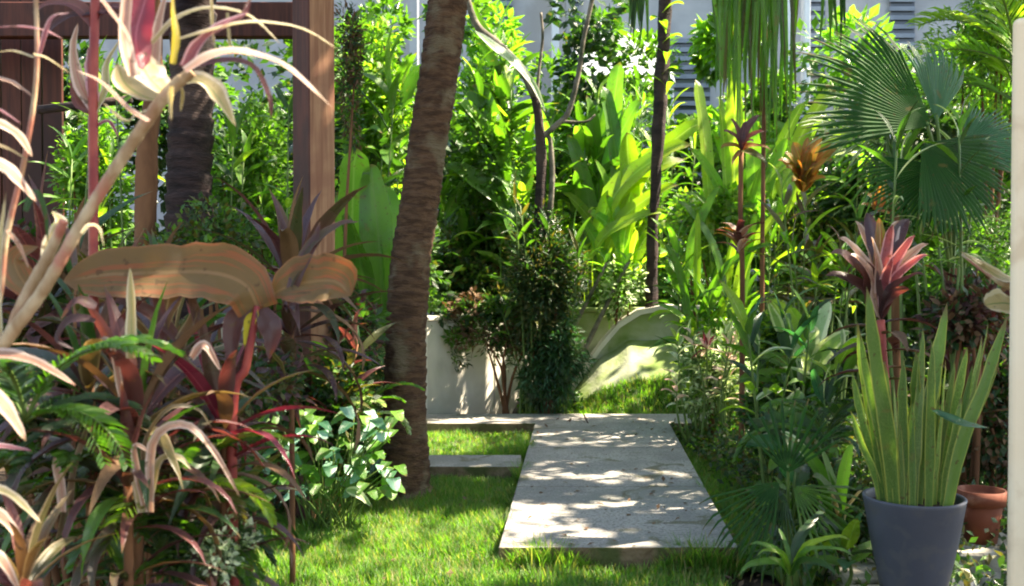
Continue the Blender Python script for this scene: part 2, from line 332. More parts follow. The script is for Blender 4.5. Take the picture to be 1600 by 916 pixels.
def frond(L, nl, lw, ll, mat, elev=60, bend=80, rs=0, rach='green_stem', droop=.5, vee=.5):
    r = np.random.default_rng(rs); pa = arch(elev, bend, 16)*L; tan = nrm(np.gradient(pa, axis=0)); tv, tf, tu = tube(pa, [.012*L, .002*L], 5)
    parts = [(tv, tf, tu)]; nr = len(tf); s = np.linspace(.14, .99, nl)
    V = []; Fc = []; UV = []
    for i, t in enumerate(s):
        x = t*15; k = min(14, int(x)); p = pa[k]*(1-(x-k))+pa[k+1]*(x-k); tg = tan[k]; side = np.array([0, 1., 0]); up = np.cross(tg, side)*-1
        up = np.cross(side, tg)*-1
        l = ll*L*math.sin(math.pi*(t*.82+.12))**.7*r.uniform(.85, 1.1)
        for sg in (-1, 1):
            dr = nrm(side*sg*.8+tg*(.55+.3*t)+np.array([0, 0, 1])*vee*r.uniform(.5, 1.2)); pts = [p, p+dr*l*.35, p+dr*l*.7-np.array([0, 0, droop*l*.22]), p+dr*l*.95-np.array([0, 0, droop*l*.6])]
            wv = nrm(np.cross(dr, side*sg+np.array([0, 0, .3])+r.normal(0, .3, 3)))*lw*L; b = len(V)
            ws = (.5, 1., .8, .05)
            for q, ww in zip(pts, ws): V += [q-wv*ww/2, q+wv*ww/2]
            UV += [(0, 0), (1, 0), (0, .4), (1, .4), (0, .7), (1, .7), (0, 1), (1, 1)]
            Fc += [(b+2*m, b+2*m+1, b+2*m+3, b+2*m+2) for m in range(3)]
    parts.append((np.array(V), Fc, np.array(UV))); v, f, u = join(parts)
    return mk('frond', v, f, [rach, mat], u, mi=[0]*nr+[1]*(len(f)-nr))
def fan(L, nseg, spread, mat, rs=0, droop=.25, free=.45, petiole=.0, cup=.25):
    """pleated fan blade; hub at the origin, opening along +X in the XY plane, normal +Z"""
    r = np.random.default_rng(rs); V = []; Fc = []; UV = []
    for i in range(nseg):
        a0 = -spread/2+spread*i/nseg; a1 = a0+spread/nseg; am = (a0+a1)/2; l = L*(.72+.28*math.cos(am*.9))*r.uniform(.9, 1.05); dr = droop*r.uniform(.6, 1.5)
        b = len(V); st = (0.03, .3, 1-free, .82-.0*free, .93, 1.)
        for j, t in enumerate(st):
            wd = 1. if t <= 1-free else max(0.03, (1-t)/free)**.8
            for a, h in ((am-(am-a0)*wd, 0), (am, 1), (am+(a1-am)*wd, 0)):
                rr_ = l*t if h or True else 0
                z = h*l*t*(spread/nseg)*.32*wd*(1 if t < .7 else .7) - dr*l*max(0, t-.55)**2*2 + cup*l*(am**2)*.12*t
                V.append((rr_*math.cos(a), rr_*math.sin(a), z)); UV.append(((0, .5, 1)[(a > am-1e-9)+(a > am+1e-9)], t))
        for j in range(len(st)-1):
            for q in (0, 1): Fc.append((b+j*3+q, b+j*3+q+1, b+j*3+q+4, b+j*3+q+3))
    return mk('fan_blade', np.array(V), Fc, mat, np.array(UV), smooth=False)
def orient(me, name, par, p, xdir, zdir, parent_obj=None):
    x = Vector(xdir).normalized(); z = Vector(zdir); y = z.cross(x).normalized(); z = x.cross(y)
    mw = Matrix(((x.x, y.x, z.x, p[0]), (x.y, y.y, z.y, p[1]), (x.z, y.z, z.z, p[2]), (0, 0, 0, 1)))
    return link(name, me, par, mw)
def boxm(name, lo, hi, mat, bev=.006, rot=0., seg=1, jit=0.):
    import bmesh
    bm = bmesh.new(); bmesh.ops.create_cube(bm, size=1); lo = Vector(lo); hi = Vector(hi)
    for v in bm.verts: v.co = Vector(((lo.x+hi.x)/2+v.co.x*(hi.x-lo.x), (lo.y+hi.y)/2+v.co.y*(hi.y-lo.y), (lo.z+hi.z)/2+v.co.z*(hi.z-lo.z)))
    if bev: bmesh.ops.bevel(bm, geom=bm.edges[:], offset=bev, segments=seg, profile=.5, affect='EDGES')
    if rot: bmesh.ops.rotate(bm, verts=bm.verts, cent=((lo.x+hi.x)/2, (lo.y+hi.y)/2, 0), matrix=Matrix.Rotation(rot, 3, 'Z'))
    me = bpy.data.meshes.new(name); bm.to_mesh(me); bm.free(); me.materials.append(M(mat))
    return me
def lathe(name, prf, mat, n=40):
    V = []; UV = []
    for (r, z) in prf:
        for j in range(n): V.append((r*math.cos(2*math.pi*j/n), r*math.sin(2*math.pi*j/n), z)); UV.append((j/n, z))
    Fc = [(i*n+j, i*n+(j+1) % n, (i+1)*n+(j+1) % n, (i+1)*n+j) for i in range(len(prf)-1) for j in range(n)]
    return mk(name, V, Fc, mat, np.array(UV))
def rock(name, r, mat, seed, sq=.6):
    import bmesh
    bm = bmesh.new(); bmesh.ops.create_icosphere(bm, subdivisions=3, radius=1)
    for v in bm.verts:
        q = 1+.35*mnoise.noise(v.co*1.3+Vector((seed*3, 0, 0)))+.1*mnoise.noise(v.co*4+Vector((0, seed, 0))); v.co = v.co*q*r; v.co.z *= sq
    me = bpy.data.meshes.new(name); bm.to_mesh(me); bm.free(); me.materials.append(M(mat))
    for p in me.polygons: p.use_smooth = True
    return me

# ============================================================ SETTING
PI = math.pi
def grid(name, x0, x1, y0, y1, nx, ny, mat, zf):
    X, Y = np.meshgrid(np.linspace(x0, x1, nx), np.linspace(y0, y1, ny)); V = np.stack([X.ravel(), Y.ravel(), np.array([zf(a, b) for a, b in zip(X.ravel(), Y.ravel())])], 1)
    i = np.arange(nx-1)[None]+np.arange(ny-1)[:, None]*nx; Fc = np.stack([i, i+1, i+nx+1, i+nx], -1).reshape(-1, 4)
    return mk(name, V, Fc, mat)
gz = lambda x, y: (-.03+.035*mnoise.noise(Vector((x*1.1, y*1.1, 0)))+.012*mnoise.noise(Vector((x*6, y*6, 3)))) if abs(x) < 14 and 0 < y < 22 else -.03
link('ground', grid('ground', -60, 60, -40, 120, 2, 2, 'soil', lambda x, y: -.09), kind='structure')
link('planting_soil', grid('planting_soil', -14, 14, -2, 22, 180, 150, 'soil', gz), kind='structure')
# --- walkway of raised concrete slabs
ZT = .14
fl, fr = G(779, 855, ZT), G(1154, 855, ZT); bl, br = G(836, 661, ZT), G(1046, 661, ZT)
def slab_mesh(q, z0, z1, bev=.008):
    import bmesh
    bm = bmesh.new(); lo = [bm.verts.new((p[0], p[1], z0)) for p in q]; hi = [bm.verts.new((p[0], p[1], z1)) for p in q]
    bm.faces.new(lo[::-1]); bm.faces.new(hi)
    for i in range(4): bm.faces.new((lo[i], lo[(i+1) % 4], hi[(i+1) % 4], hi[i]))
    bmesh.ops.bevel(bm, geom=bm.edges[:], offset=bev, segments=2, profile=.5, affect='EDGES')
    me = bpy.data.meshes.new('slab'); bm.to_mesh(me); bm.free(); me.materials.append(M('concrete')); me.materials.append(M('earthy_concrete'))
    for p in me.polygons: p.material_index = 1 if p.normal.z < .5 else 0
    return me
wk = link('walkway', None, kind='structure'); wk.location = (.6, 7.8, 0); wl = np.array([.6, 7.8, 0])
def edge(t): return fl+(bl-fl)*t, fr+(br-fr)*t
cuts = [0, .345, .69, 1.]
for a, b in zip(cuts[:-1], cuts[1:]):
    (a0, a1), (b0, b1) = edge(a+(.001 if a else 0)), edge(b-.001)
    link('slab', slab_mesh([q-wl for q in (a0, a1, b1, b0)], -.04, ZT), wk)
cy0, cy1 = bl[1]+.012, G(800, 646, ZT)[1]
xs = [-2.6, -.9, .75, 2.3, 3.9]
for a, b in zip(xs[:-1], xs[1:]):
    link('slab', slab_mesh([np.array(q)-wl for q in ((a+.006, cy0, 0), (b-.006, cy0, 0), (b-.006, cy1, 0), (a+.006, cy1, 0))], -.04, ZT-.004), wk)
sy0, sy1 = G(750, 727, ZT)[1], G(750, 709, ZT)[1]; le = lambda y: fl[0]+(bl[0]-fl[0])*(y-fl[1])/(bl[1]-fl[1])
for a, b in ((-2.1, -.95), (-.938, le(sy0)-.008)):
    link('slab', slab_mesh([np.array(q)-wl for q in ((a, sy0, 0), (b, sy0, 0), (b, sy1, 0), (a, sy1, 0))], -.04, ZT-.01), wk)
# --- turf and grass
re_ = lambda y: fr[0]+(br[0]-fr[0])*(y-fr[1])/(br[1]-fr[1])
def lawn(name, x0f, x1f, y0, y1, n, h, rs, z=.012, zf=None):
    r = np.random.default_rng(rs); zf = zf or (lambda x, y: z+.02*mnoise.noise(Vector((x*1.7, y*1.7, 5))))
    ys = np.linspace(y0, y1, 26); V = []
    for y in ys:
        for u in np.linspace(0, 1, 26): x = x0f(y)+(x1f(y)-x0f(y))*u; V.append((x, y, zf(x, y)))
    i = np.arange(25)[None]+np.arange(25)[:, None]*26; Fc = np.stack([i, i+1, i+27, i+26], -1).reshape(-1, 4)
    link(name+'_turf', mk(name+'_turf', V, Fc, 'turf'), kind='structure')
    y = y0+(y1-y0)*r.random(n); u = r.random(n); x = np.array([x0f(b)+(x1f(b)-x0f(b))*a for a, b in zip(u, y)]); zz = np.array([zf(a, b) for a, b in zip(x, y)])
    cl = np.array([mnoise.noise(Vector((a*2.6, b*2.6, 1))) for a, b in zip(x, y)])
    ang = r.uniform(0, 2*PI, n); H = h*r.uniform(.5, 1.3, n)*(1+.5*cl); wd = r.uniform(.0022, .0045, n)*(1.4 if y0 > 8 else 1); ln = r.uniform(.15, .9, n)*H
    d = np.stack([np.cos(ang), np.sin(ang), 0*ang], 1); sd = np.stack([-np.sin(ang), np.cos(ang), 0*ang], 1); b0 = np.stack([x, y, zz-.01], 1); up = np.array([0, 0, 1.])
    c1 = b0+up*H[:, None]*.55+d*ln[:, None]*.25; tp = b0+up*H[:, None]+d*ln[:, None]; w_ = wd[:, None]
    VV = np.stack([b0-sd*w_, b0+sd*w_, c1-sd*w_*.8, c1+sd*w_*.8, tp], 1).reshape(-1, 3); o = (np.arange(n)*5)[:, None, None]
    FF = (np.array([[0, 1, 3], [0, 3, 2], [2, 3, 4]])[None]+o).reshape(-1, 3); UV = np.tile(np.array([[.3, 0], [.7, 0], [.3, .5], [.7, .5], [.5, 1]]), (n, 1))
    link(name+'_grass', mk('grass_blades', VV, FF, 'grass', UV), kind='stuff', label='short green grass covering the '+name.replace('_', ' '), category='grass')
lawn('front_lawn', lambda y: -2.3+.06*y, lambda y: (le(y)-.006 if y > fl[1]-.02 else 1.0+.02*y), 3.4, sy0-.01, 85000, .075, 1)
lawn('left_strip', lambda y: -1.7, lambda y: le(y)-.012, sy1+.01, cy0-.01, 14000, .07, 2)
lawn('right_lawn', lambda y: (re_(y)+.012 if y > fl[1] else 1.4), lambda y: 3.1, 5.0, cy0-.01, 32000, .07, 3)
def bankz(x, y):
    h = float(np.interp(x, [.5, .72, 1.0, 1.35, 2.0, 3.4], [0, .28, .68, .95, 1.0, .75])); u = max(0, min(1, (y-cy1-.1)/1.35)); return .03+h*u*(1.25-.25*u)
lawn('far_lawn', lambda y: .1, lambda y: 3.4, cy1+.02, 11.3, 14000, .085, 4, zf=lambda x, y: bankz(x, y)+.012)
link('mossy_bank', grid('mossy_bank', .45, 3.4, cy1+.05, 12.36, 90, 50, 'moss_wall', lambda x, y: bankz(x, y)+.03*mnoise.noise(Vector((x*4, y*4, 1)))), kind='structure')
def tufts(n, rs):
    r = np.random.default_rng(rs); y = r.uniform(fl[1]-.12, bl[1], n); x = np.array([le(b) for b in y])-r.exponential(.02, n)-.004; y2 = fl[1]-r.exponential(.03, n//3)-.005; x2 = r.uniform(fl[0], fr[0], n//3)
    y3 = r.uniform(fl[1], bl[1], n//2); x3 = np.array([re_(b) for b in y3])+r.exponential(.02, n//2)+.004
    x = np.r_[x, x2, x3]; y = np.r_[y, y2, y3]; m = len(x); g = np.array([max(0, .2+1.4*mnoise.noise(Vector((a*3, b*3, 9)))) for a, b in zip(x, y)]); H = .15*r.uniform(.4, 1.3, m)*np.minimum(1.2, g+.15); an = r.uniform(0, 2*PI, m)
    d = np.stack([np.cos(an), np.sin(an), 0*an], 1); sd = np.stack([-d[:, 1], d[:, 0], 0*an], 1)*.0032; b0 = np.stack([x, y, 0*x], 1); c1 = b0+d*H[:, None]*.2; c1[:, 2] += H*.6; tp = b0+d*H[:, None]*.6; tp[:, 2] += H
    V = np.stack([b0-sd, b0+sd, c1-sd*.8, c1+sd*.8, tp], 1).reshape(-1, 3); FF = (np.array([[0, 1, 3], [0, 3, 2], [2, 3, 4]])[None]+(np.arange(m)*5)[:, None, None]).reshape(-1, 3)
    link('edge_grass', mk('grass_blades', V, FF, 'grass', np.tile(np.array([[.3, 0], [.7, 0], [.3, .5], [.7, .5], [.5, 1]]), (m, 1))), kind='stuff', label='longer ragged grass along the edges of the concrete path', category='grass')
tufts(7000, 61)
# --- garden wall at the far end
gw = thing('garden_wall', 'low white plastered garden wall with weather stains behind the cross path', 'wall', (0, 12, 0))
for i, ((ax, ay), (bx, by), mt, h) in enumerate((((-3.3, 10.93), (-.92, 10.95), 'plaster', 1.05), ((-.92, 10.95), (-.2, 11.68), 'plaster', 1.1), ((-.2, 11.68), (.52, 12.4), 'plaster', 1.12), ((.52, 12.4), (1.75, 12.4), 'moss_wall', 1.14), ((1.75, 12.4), (3.6, 12.4), 'moss_wall', 1.0))):
    L = math.hypot(bx-ax, by-ay); mw = Matrix.Translation((ax, ay-12, 0)) @ Matrix.Rotation(math.atan2(by-ay, bx-ax), 4, 'Z')
    link('wall_panel', boxm('wall_panel', (.004, 0, -.05), (L-.004, .18, h), mt, .012), gw, mw, label='mossy grey panel' if mt == 'moss_wall' else '')
    link('coping', boxm('coping', (.004, -.03, h), (L-.004, .21, h+.05), mt, .01), gw, mw)
sw = thing('sloped_wall', 'grey mossy wall with a curved sloping top rising behind the end of the path', 'wall', (1.0, 11.9, 0))
prof_ = [(872, 648), (893, 615), (915, 580), (940, 545), (968, 512), (1000, 492), (1040, 484), (1100, 486)]
V = []; 
for (x, y) in prof_:
    q = P(x, y, 11.95)-np.array([1., 11.9, 0]); V += [(q[0], 0, -.05), (q[0], 0, q[2]), (q[0], .22, q[2]), (q[0], .22, -.05)]
Fc = [f for i in range(len(prof_)-1) for f in ((4*i, 4*i+4, 4*i+5, 4*i+1), (4*i+1, 4*i+5, 4*i+6, 4*i+2), (4*i+2, 4*i+6, 4*i+7, 4*i+3))]
link('wall_panel', mk('wall_panel', V, Fc, 'moss_wall', smooth=False), sw)
V = []
for (x, y) in prof_:
    q = P(x, y, 11.95)-np.array([1., 11.9, 0]); V += [(q[0], -.03, q[2]+.003), (q[0]-.02, -.03, q[2]+.06), (q[0]-.02, .25, q[2]+.06), (q[0], .25, q[2]+.003)]
Fc = [f for i in range(len(prof_)-1) for f in ((4*i, 4*i+4, 4*i+5, 4*i+1), (4*i+1, 4*i+5, 4*i+6, 4*i+2), (4*i+2, 4*i+6, 4*i+7, 4*i+3))]
link('coping', mk('coping', V, Fc, 'plaster', smooth=False), sw)
# --- house behind
hs = thing('house', 'pale grey house with white columns and shuttered windows behind the garden', 'house', (3, 22, 0))
link('wall', boxm('wall', (-16, 0, 0), (16, .3, 9), 'plaster_grey', 0), hs)
def hb(name, x0, y0, x1, y1, dy, mat, thick=.12, par=hs, d=22.0):
    a = P(x0, y1, d-dy)-np.array(par.location); b = P(x1, y0, d-dy)-np.array(par.location)
    return link(name, boxm(name, (a[0], a[1], a[2]), (b[0], a[1]+thick, b[2]), mat, .008), par)
for x in (862, 884, 1228, 1256, 640): hb('column', x, -200, x+12, 300, .9, 'plaster_grey' if x in (640, 884) else 'white_paint', .3)
a, b = P(905, 130, 19.2)-np.array(hs.location), P(1036, 52, 20.8)-np.array(hs.location)
link('sun_tilted_slab', mk('sun_tilted_slab', [(a[0], a[1], a[2]), (b[0], a[1], a[2]), (b[0], b[1], b[2]), (a[0], b[1], b[2]), (a[0], a[1], a[2]-.08), (b[0], a[1], a[2]-.08), (b[0], b[1], b[2]-.08), (a[0], b[1], b[2]-.08)], [(0, 1, 2, 3), (7, 6, 5, 4), (0, 4, 5, 1), (1, 5, 6, 2), (2, 6, 7, 3), (3, 7, 4, 0)], 'plaster_grey', smooth=False), hs)  # slab added and tilted toward the sun to make a bright patch
for xx in (a[0]+.03, b[0]-.12): link('slab_post', boxm('slab_post', (xx, a[1]+.02, 0), (xx+.09, a[1]+.11, a[2]-.085), 'white_paint', .004), hs)
for (x0, x1, y0, y1) in ((1050, 1110, 60, 330), (745, 800, -40, 60), (896, 905, -60, 250), (1265, 1290, -60, 120), (1390, 1430, -60, 120)):
    f = hb('window', x0, y0, x1, y1, .06, 'glass_dark', .05); base = np.array(hs.location)
    for k in range(int((y1-y0)/14)):
        yy = y0+k*14; a = P(x0, yy+7, 21.87)-base; b = P(x1, yy, 21.87)-base
        link('slat', boxm('slat', (a[0], a[1], a[2]), (b[0], a[1]+.03, b[2]), 'slat_blue', .002), f).matrix_parent_inverse = Matrix()
# --- timber pavilion
pv = thing('timber_pavilion', 'dark red timber pavilion with a square corner post, its sunlit face coloured lighter, and plank wall', 'pavilion', (-3, 8.5, 0))
pl = np.array(pv.location); pp = P(491, 400, 6.6); wj = .098
import bmesh
me = boxm('post', (-wj, -wj, 0), (wj, wj, 4.6), 'wood_red', .008); bmx = bmesh.new(); bmx.from_mesh(me); me.materials.append(M('wood_red_sunlit')); me.materials.append(M('wood_red_sunlit'))
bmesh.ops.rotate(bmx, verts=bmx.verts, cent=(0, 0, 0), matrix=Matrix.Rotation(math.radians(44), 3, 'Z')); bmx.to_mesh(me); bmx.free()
for q in me.polygons: q.material_index = 1 if q.normal.x > .3 and q.normal.y < 0 else 0  # right-hand face takes the lighter wood as if sunlit
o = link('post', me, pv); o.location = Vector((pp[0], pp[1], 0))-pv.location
a = P(-260, 0, 9.6); b = P(99, 300, 9.6); n = 11; xs = np.linspace(a[0], b[0], n+1)
for i in range(n): link('plank', boxm('plank', (xs[i]+.006-pl[0], 1.1+(i % 3)*.004, 0), (xs[i+1]-.006-pl[0], 1.14, 4.6), 'wood_red', .004), pv)
for i, (x0, x1, yy, d, hh) in enumerate(((-260, 470, 30, 8.9, .3), (-260, 480, -50, 7.2, .28))):
    a = P(x0, yy, d); b = P(x1, yy, d); link('beam', boxm('beam', (a[0]-pl[0], d-pl[1], a[2]-hh/2), (b[0]-pl[0], d-pl[1]+.12, a[2]+hh/2), 'wood_red', .008), pv)
a = P(60, 172, 8.2); b = P(205, 155, 8.2); v, f, u = tube([a-pl, b-pl], [.035, .035], 8); link('rail', mk('rail', v, f, 'dark_bark', u), pv)
# --- pillar, pots, ledge
pi = thing('cream_pillar', 'smooth cream rendered gate pillar with a rounded top edge', 'pillar', (1.70+.2, 3.5, 0))
zt = P(1578, 28, 3.5)[2]; x0 = P(1578, 400, 3.5)[0]-1.90
link('shaft', boxm('shaft', (0, 0, -.05), (.42, .42, zt), 'pillar_cream', .022, seg=4), pi, Matrix.Translation((x0, 0, 0)) @ Matrix.Rotation(-math.radians(29), 4, 'Z'))
PD = 4.6; pc = P(1428, 775, PD); pb = P(1428, 944, PD); zl = pb[2]
ld = thing('stone_ledge', 'rough pale stone ledge under the grey planter', 'ledge', (2.1, 4.9, 0))
for i, (xx, yy, sx, sy) in enumerate(((-.72, -.28, .34, .42), (-.3, -.2, .42, .5), (.16, -.22, .44, .46), (.62, -.12, .42, .6), (-.15, .32, .6, .4), (.48, .42, .5, .4))):
    link('stone', boxm('stone', (xx-sx/2, yy-sy/2, -.05), (xx+sx/2-.012, yy+sy/2-.012, zl-.002-(i % 3)*.008), 'stone', .02, rot=.06*(i % 3-1), seg=2), ld)
pot = thing('grey_planter', 'matte slate grey tapered planter standing on the stone ledge', 'planter', (pc[0], PD, zl))
h = pc[2]-zl; R = .222
link('body', lathe('body', [(.0, 0), (.125, 0), (.132, .008), (.158, h*.3), (.19, h*.62), (R-.004, h-.02), (R, h-.006), (R-.002, h), (R-.014, h), (R-.02, h-.01), (R-.03, h-.06)], 'pot_grey', 56), pot)
link('potting_soil', lathe('potting_soil', [(0, h-.03), (.1, h-.025), (R-.018, h-.04)], 'soil', 30), pot)
tp_ = P(1533, 765, 5.35); tb = P(1533, 846, 5.35); hh = tp_[2]-tb[2]
tc_ = thing('terracotta_pot', 'orange red terracotta pot behind the grey planter', 'pot', (tp_[0], 5.35, tb[2]))
link('body', lathe('body', [(0, 0), (.08, 0), (.105, hh*.7), (.1, hh*.72), (.122, hh*.73), (.124, hh), (.112, hh), (.1, hh-.03), (0, hh-.03)], 'terracotta', 32), tc_)
link('stone', boxm('stone', (-.25, -.2, -tb[2]-.02), (.22, .3, -.001), 'stone', .02, seg=2), tc_)

# ============================================================ TREES AND TRUNKS
def trunk_tree(name, label, cat, pts, rad, mat, d, **k):
    pts = [np.array(p) for p in pts]; t = thing(name, label, cat, (pts[0][0], pts[0][1], 0)); stem(t, pts, rad, mat, 'trunk', **k); return t
mp = [P(628, 800, 7.3), P(634, 690, 7.32), P(633, 560, 7.35), P(640, 430, 7.35), P(660, 280, 7.35), P(682, 140, 7.35), P(701, 0, 7.35), P(722, -150, 7.3), P(748, -360, 7.2), P(775, -560, 7.1)]
mp[0][2] = -.05
palm = trunk_tree('leaning_palm', 'tall palm with a ringed brown trunk leaning over the lawn', 'palm tree', mp, [.19, .150, .141, .14, .138, .136, .134, .132, .13, .125], 'palm_bark', 7.3, n=36, segs=420, ring=.075, ringlen=.09, lump=.10, rough=.06)
top = mp[-1]; fr0 = frond(2.6, 46, .018, .30, 'green', 50, 120, 1)
for i in range(13): place(fr0, palm, loc(palm, top), i*2.4, random.Random(i).uniform(.85, 1.1), 'frond', tilt=random.Random(i).uniform(-.7, .3))
link('root_mat', rock('root_mat', .27, 'palm_bark', 4, .5), palm)
dk = trunk_tree('dark_palm', 'thick nearly black palm trunk with pale leaf scars beside the timber post', 'palm tree', [P(299, 640, 7.8), P(297, 400, 7.8), P(297, 200, 7.8), P(303, 0, 7.8), P(306, -180, 7.8)], [.19, .165, .155, .15, .15], 'dark_bark', 7.8, n=22, segs=150, ring=.16, ringlen=.16, lump=.1)
rt = trunk_tree('slender_trunk', 'slim red brown trunk in front of the green shrub by the pavilion', 'tree', [P(222, 620, 7), P(226, 400, 7), P(230, 250, 7), P(240, 120, 7), P(236, -80, 7)], [.08, .075, .07, .06, .05], 'brown_bark', 7, n=12, segs=60, lump=.2, rough=.1)
bush_top = rt
ft = thing('forked_tree', 'slim grey tree with forked bare stems rising from the dark shrub', 'tree', P(850, 655, 11.0)*np.array([1, 1, 0]))
stem(ft, [P(850, 655, 11), P(846, 500, 11), P(842, 360, 11), P(846, 260, 11), P(842, 190, 11), P(836, 150, 11)], [.085, .07, .06, .06, .05, .045], 'dark_bark', 'trunk', n=12, segs=50, lump=.2, rough=.1)
for pts, r in (([(836, 152), (815, 110), (780, 70), (745, 40), (725, -20)], .05), ([(846, 215), (868, 196), (888, 175), (903, 120), (912, 60), (930, -20)], .034), ([(850, 400), (862, 300), (860, 225), (852, 208)], .035), ([(880, 190), (915, 190), (930, 180)], .016), ([(838, 160), (842, 110), (848, 60), (845, 20)], .02)):
    stem(ft, [P(x, y, 11+.01*i) for i, (x, y) in enumerate(pts)], [r, r*.7], 'grey_bark', 'branch', n=8, segs=24, lump=.2)
kt = trunk_tree('knobbly_trunk', 'thin dark knobbly trunk in front of the shuttered window', 'tree', [P(1016, 600, 12), P(1018, 450, 12), P(1022, 320, 12), P(1032, 160, 12), P(1040, 0, 12), P(1046, -120, 12)], [.075, .07, .06, .085, .075, .07], 'dark_bark', 12, n=12, segs=70, lump=.35, rough=.15)
for i in range(9): bushp = place(tmpl('ti', 48, 75, .3, 'lime', var=i), kt, loc(kt, P(1035+i % 3*3, 20+i*16, 11.9)), i*2.2, .3)
# ============================================================ BACKGROUND THICKETS
def mass(name, label, box, d, mats, n, size, shape='simple', rs=0, depth=.8, cl=(.2, .38), clumps=40, rmul=.55):
    A = P(box[0], box[3], d); B = P(box[2], box[1], d); c = (A+B)/2; R = np.array([abs(B[0]-A[0])/2, depth, abs(B[2]-A[2])/2])
    r = np.random.default_rng(rs); p = r.uniform(-1, 1, (clumps, 3)); q = r.uniform(.35, 1, clumps)
    k = r.integers(0, clumps, n); o = nrm(r.normal(0, 1, (n, 3))); rad = (q[k]*rmul*(r.uniform(.6, 1.05, n)))[:, None]
    pts = c+p[k]*R+o*rad*np.array([1, .8, 1]); out = nrm(o+np.array([0, -.4, .3]))
    for j, m in enumerate(mats):
        s = (k % len(mats)) == j
        link(name, leaves_mesh('foliage', pts[s], out[s], size, m, shape, rs+j), kind='stuff', label=label, category='foliage')
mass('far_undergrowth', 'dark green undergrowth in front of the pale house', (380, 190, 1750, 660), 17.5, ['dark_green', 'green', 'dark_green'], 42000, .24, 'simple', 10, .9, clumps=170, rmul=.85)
mass('far_canopy', 'sunlit leafy tops right of the house terrace', (1080, 60, 1700, 330), 16, ['green', 'bright_green', 'green', 'dark_green'], 9000, .22, 'simple', 11, 1.2, clumps=40, rmul=.6)
mass('near_canopy', 'sunlit leafy tops between timber post and knobbly trunk', (520, 20, 1010, 330), 15.5, ['green', 'bright_green', 'green', 'dark_green'], 8500, .2, 'simple', 16, 1., clumps=34, rmul=.55)
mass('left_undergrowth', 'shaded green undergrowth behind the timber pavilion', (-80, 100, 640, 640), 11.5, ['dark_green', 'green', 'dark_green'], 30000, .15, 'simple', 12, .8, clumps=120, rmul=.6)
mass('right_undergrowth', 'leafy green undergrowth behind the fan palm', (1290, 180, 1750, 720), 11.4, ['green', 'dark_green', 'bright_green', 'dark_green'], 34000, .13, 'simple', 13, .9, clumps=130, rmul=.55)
mass('wall_creeper', 'dark creeper growing against the foot and face of the garden wall', (1130, 460, 1350, 650), 11.9, ['dark_green', 'green'], 6000, .10, 'long', 14, .25, clumps=50, rmul=.3)
def cover(name, label, x0, x1, y0, y1, h, n, mats, size, rs):
    r = np.random.default_rng(rs); x = r.uniform(x0, x1, n); y = r.uniform(y0, y1, n); hh = np.array([h*(.55+.8*mnoise.noise(Vector((a*2.1, b*2.1, rs)))) for a, b in zip(x, y)])
    
    if name == 'left_ground_cover': kk = x < np.where(y < 6.2, -.27*y, -1.67+.38*(y-6.2)); x, y, hh = x[kk], y[kk], hh[kk]; n = len(x)
    p = np.stack([x, y, np.maximum(.01, hh)*r.random(n)**.6], 1); k = r.integers(0, len(mats), n)
    for j, m in enumerate(mats): link(name, leaves_mesh('foliage', p[k == j], nrm(r.normal(0, 1, (np.sum(k == j), 3))+np.array([0, -.3, .8])), size, m, 'simple', rs+j), kind='stuff', label=label, category='ground cover')
cover('left_ground_cover', 'low leafy ground cover filling the bed under the cordylines', -3.2, -.75, 2.6, 8.2, .3, 24000, ['dark_green', 'green', 'dead_leaf', 'olive'], .055, 31)
cover('right_ground_cover', 'low leafy ground cover filling the bed beside the planter', 1.55, 4.2, 4.6, 10.0, .5, 17000, ['dark_green', 'green', 'dark_green', 'olive'], .06, 32)
mass('wall_fern', 'small leafed ferns and creeper covering the upper face of the garden wall', (650, 465, 900, 565), 11.3, ['dark_green', 'green', 'olive', 'green'], 2200, .09, 'long', 15, .12, clumps=60, rmul=.14)
cover('shrub_ground_cover', 'low plants at the foot of the forked tree', .1, .75, 10.9, 11.7, .4, 1200, ['dark_green', 'green'], .08, 34)
def clump(name, label, cat, box, d, mats, ns, nl, L, wr, kind='lance', seed=1, smat='green_stem', elev=(20, 85), bend=(20, 90), dd=.5, low=.1, wave=0., fold=.35):
    rr = random.Random(seed); x0, y0, x1, y1 = box; c = P((x0+x1)/2, y1, d); t = thing(name, label, cat, (c[0], d, 0)); tb = np.array(t.location)
    for i in range(ns):
        di = d+rr.uniform(-dd, dd); q = P(rr.uniform(x0, x1), y0+(y1-y0)*rr.random()**1.3*.8, di); b = np.array([c[0]*.4+q[0]*.6, d*.4+di*.6, 0.]); mid = (b+q)/2+np.array([rr.uniform(-.1, .1), rr.uniform(-.1, .1), 0])
        pts = catmull([b, mid, q], 10); v, f, u = tube([loc(t, p) for p in pts], [.014, .006], 6); link('stem', mk('stem', v, f, smat, u), t)
        zb = max(low, P(x0, y1, di)[2])
        for k in range(nl):
            z = zb+(q[2]-zb)*(1-(k/nl)**1.4); u_ = np.clip(z/q[2], 0, 1)*9; j = min(8, int(u_)); p = pts[j]+(pts[j+1]-pts[j])*(u_-j)
            e = round((elev[1]-(elev[1]-elev[0])*min(1, k/nl*1.3)+rr.uniform(-12, 12))/15)*15; bd = round((bend[0]+(bend[1]-bend[0])*rr.random())/25)*25
            place(tmpl(kind, e, bd, wr, rr.choice(mats), fold, wave, k % 2), t, loc(t, p), k*2.4+rr.uniform(-.5, .5), L*rr.uniform(.6, 1.15), roll=rr.uniform(-.5, .5))
    return t
mass('wall_top_creeper', 'dark creeper spilling over the top of the white garden wall', (655, 468, 850, 540), 11.15, ['dark_green', 'green', 'dead_leaf'], 2600, .08, 'simple', 21, .1, clumps=50, rmul=.13)
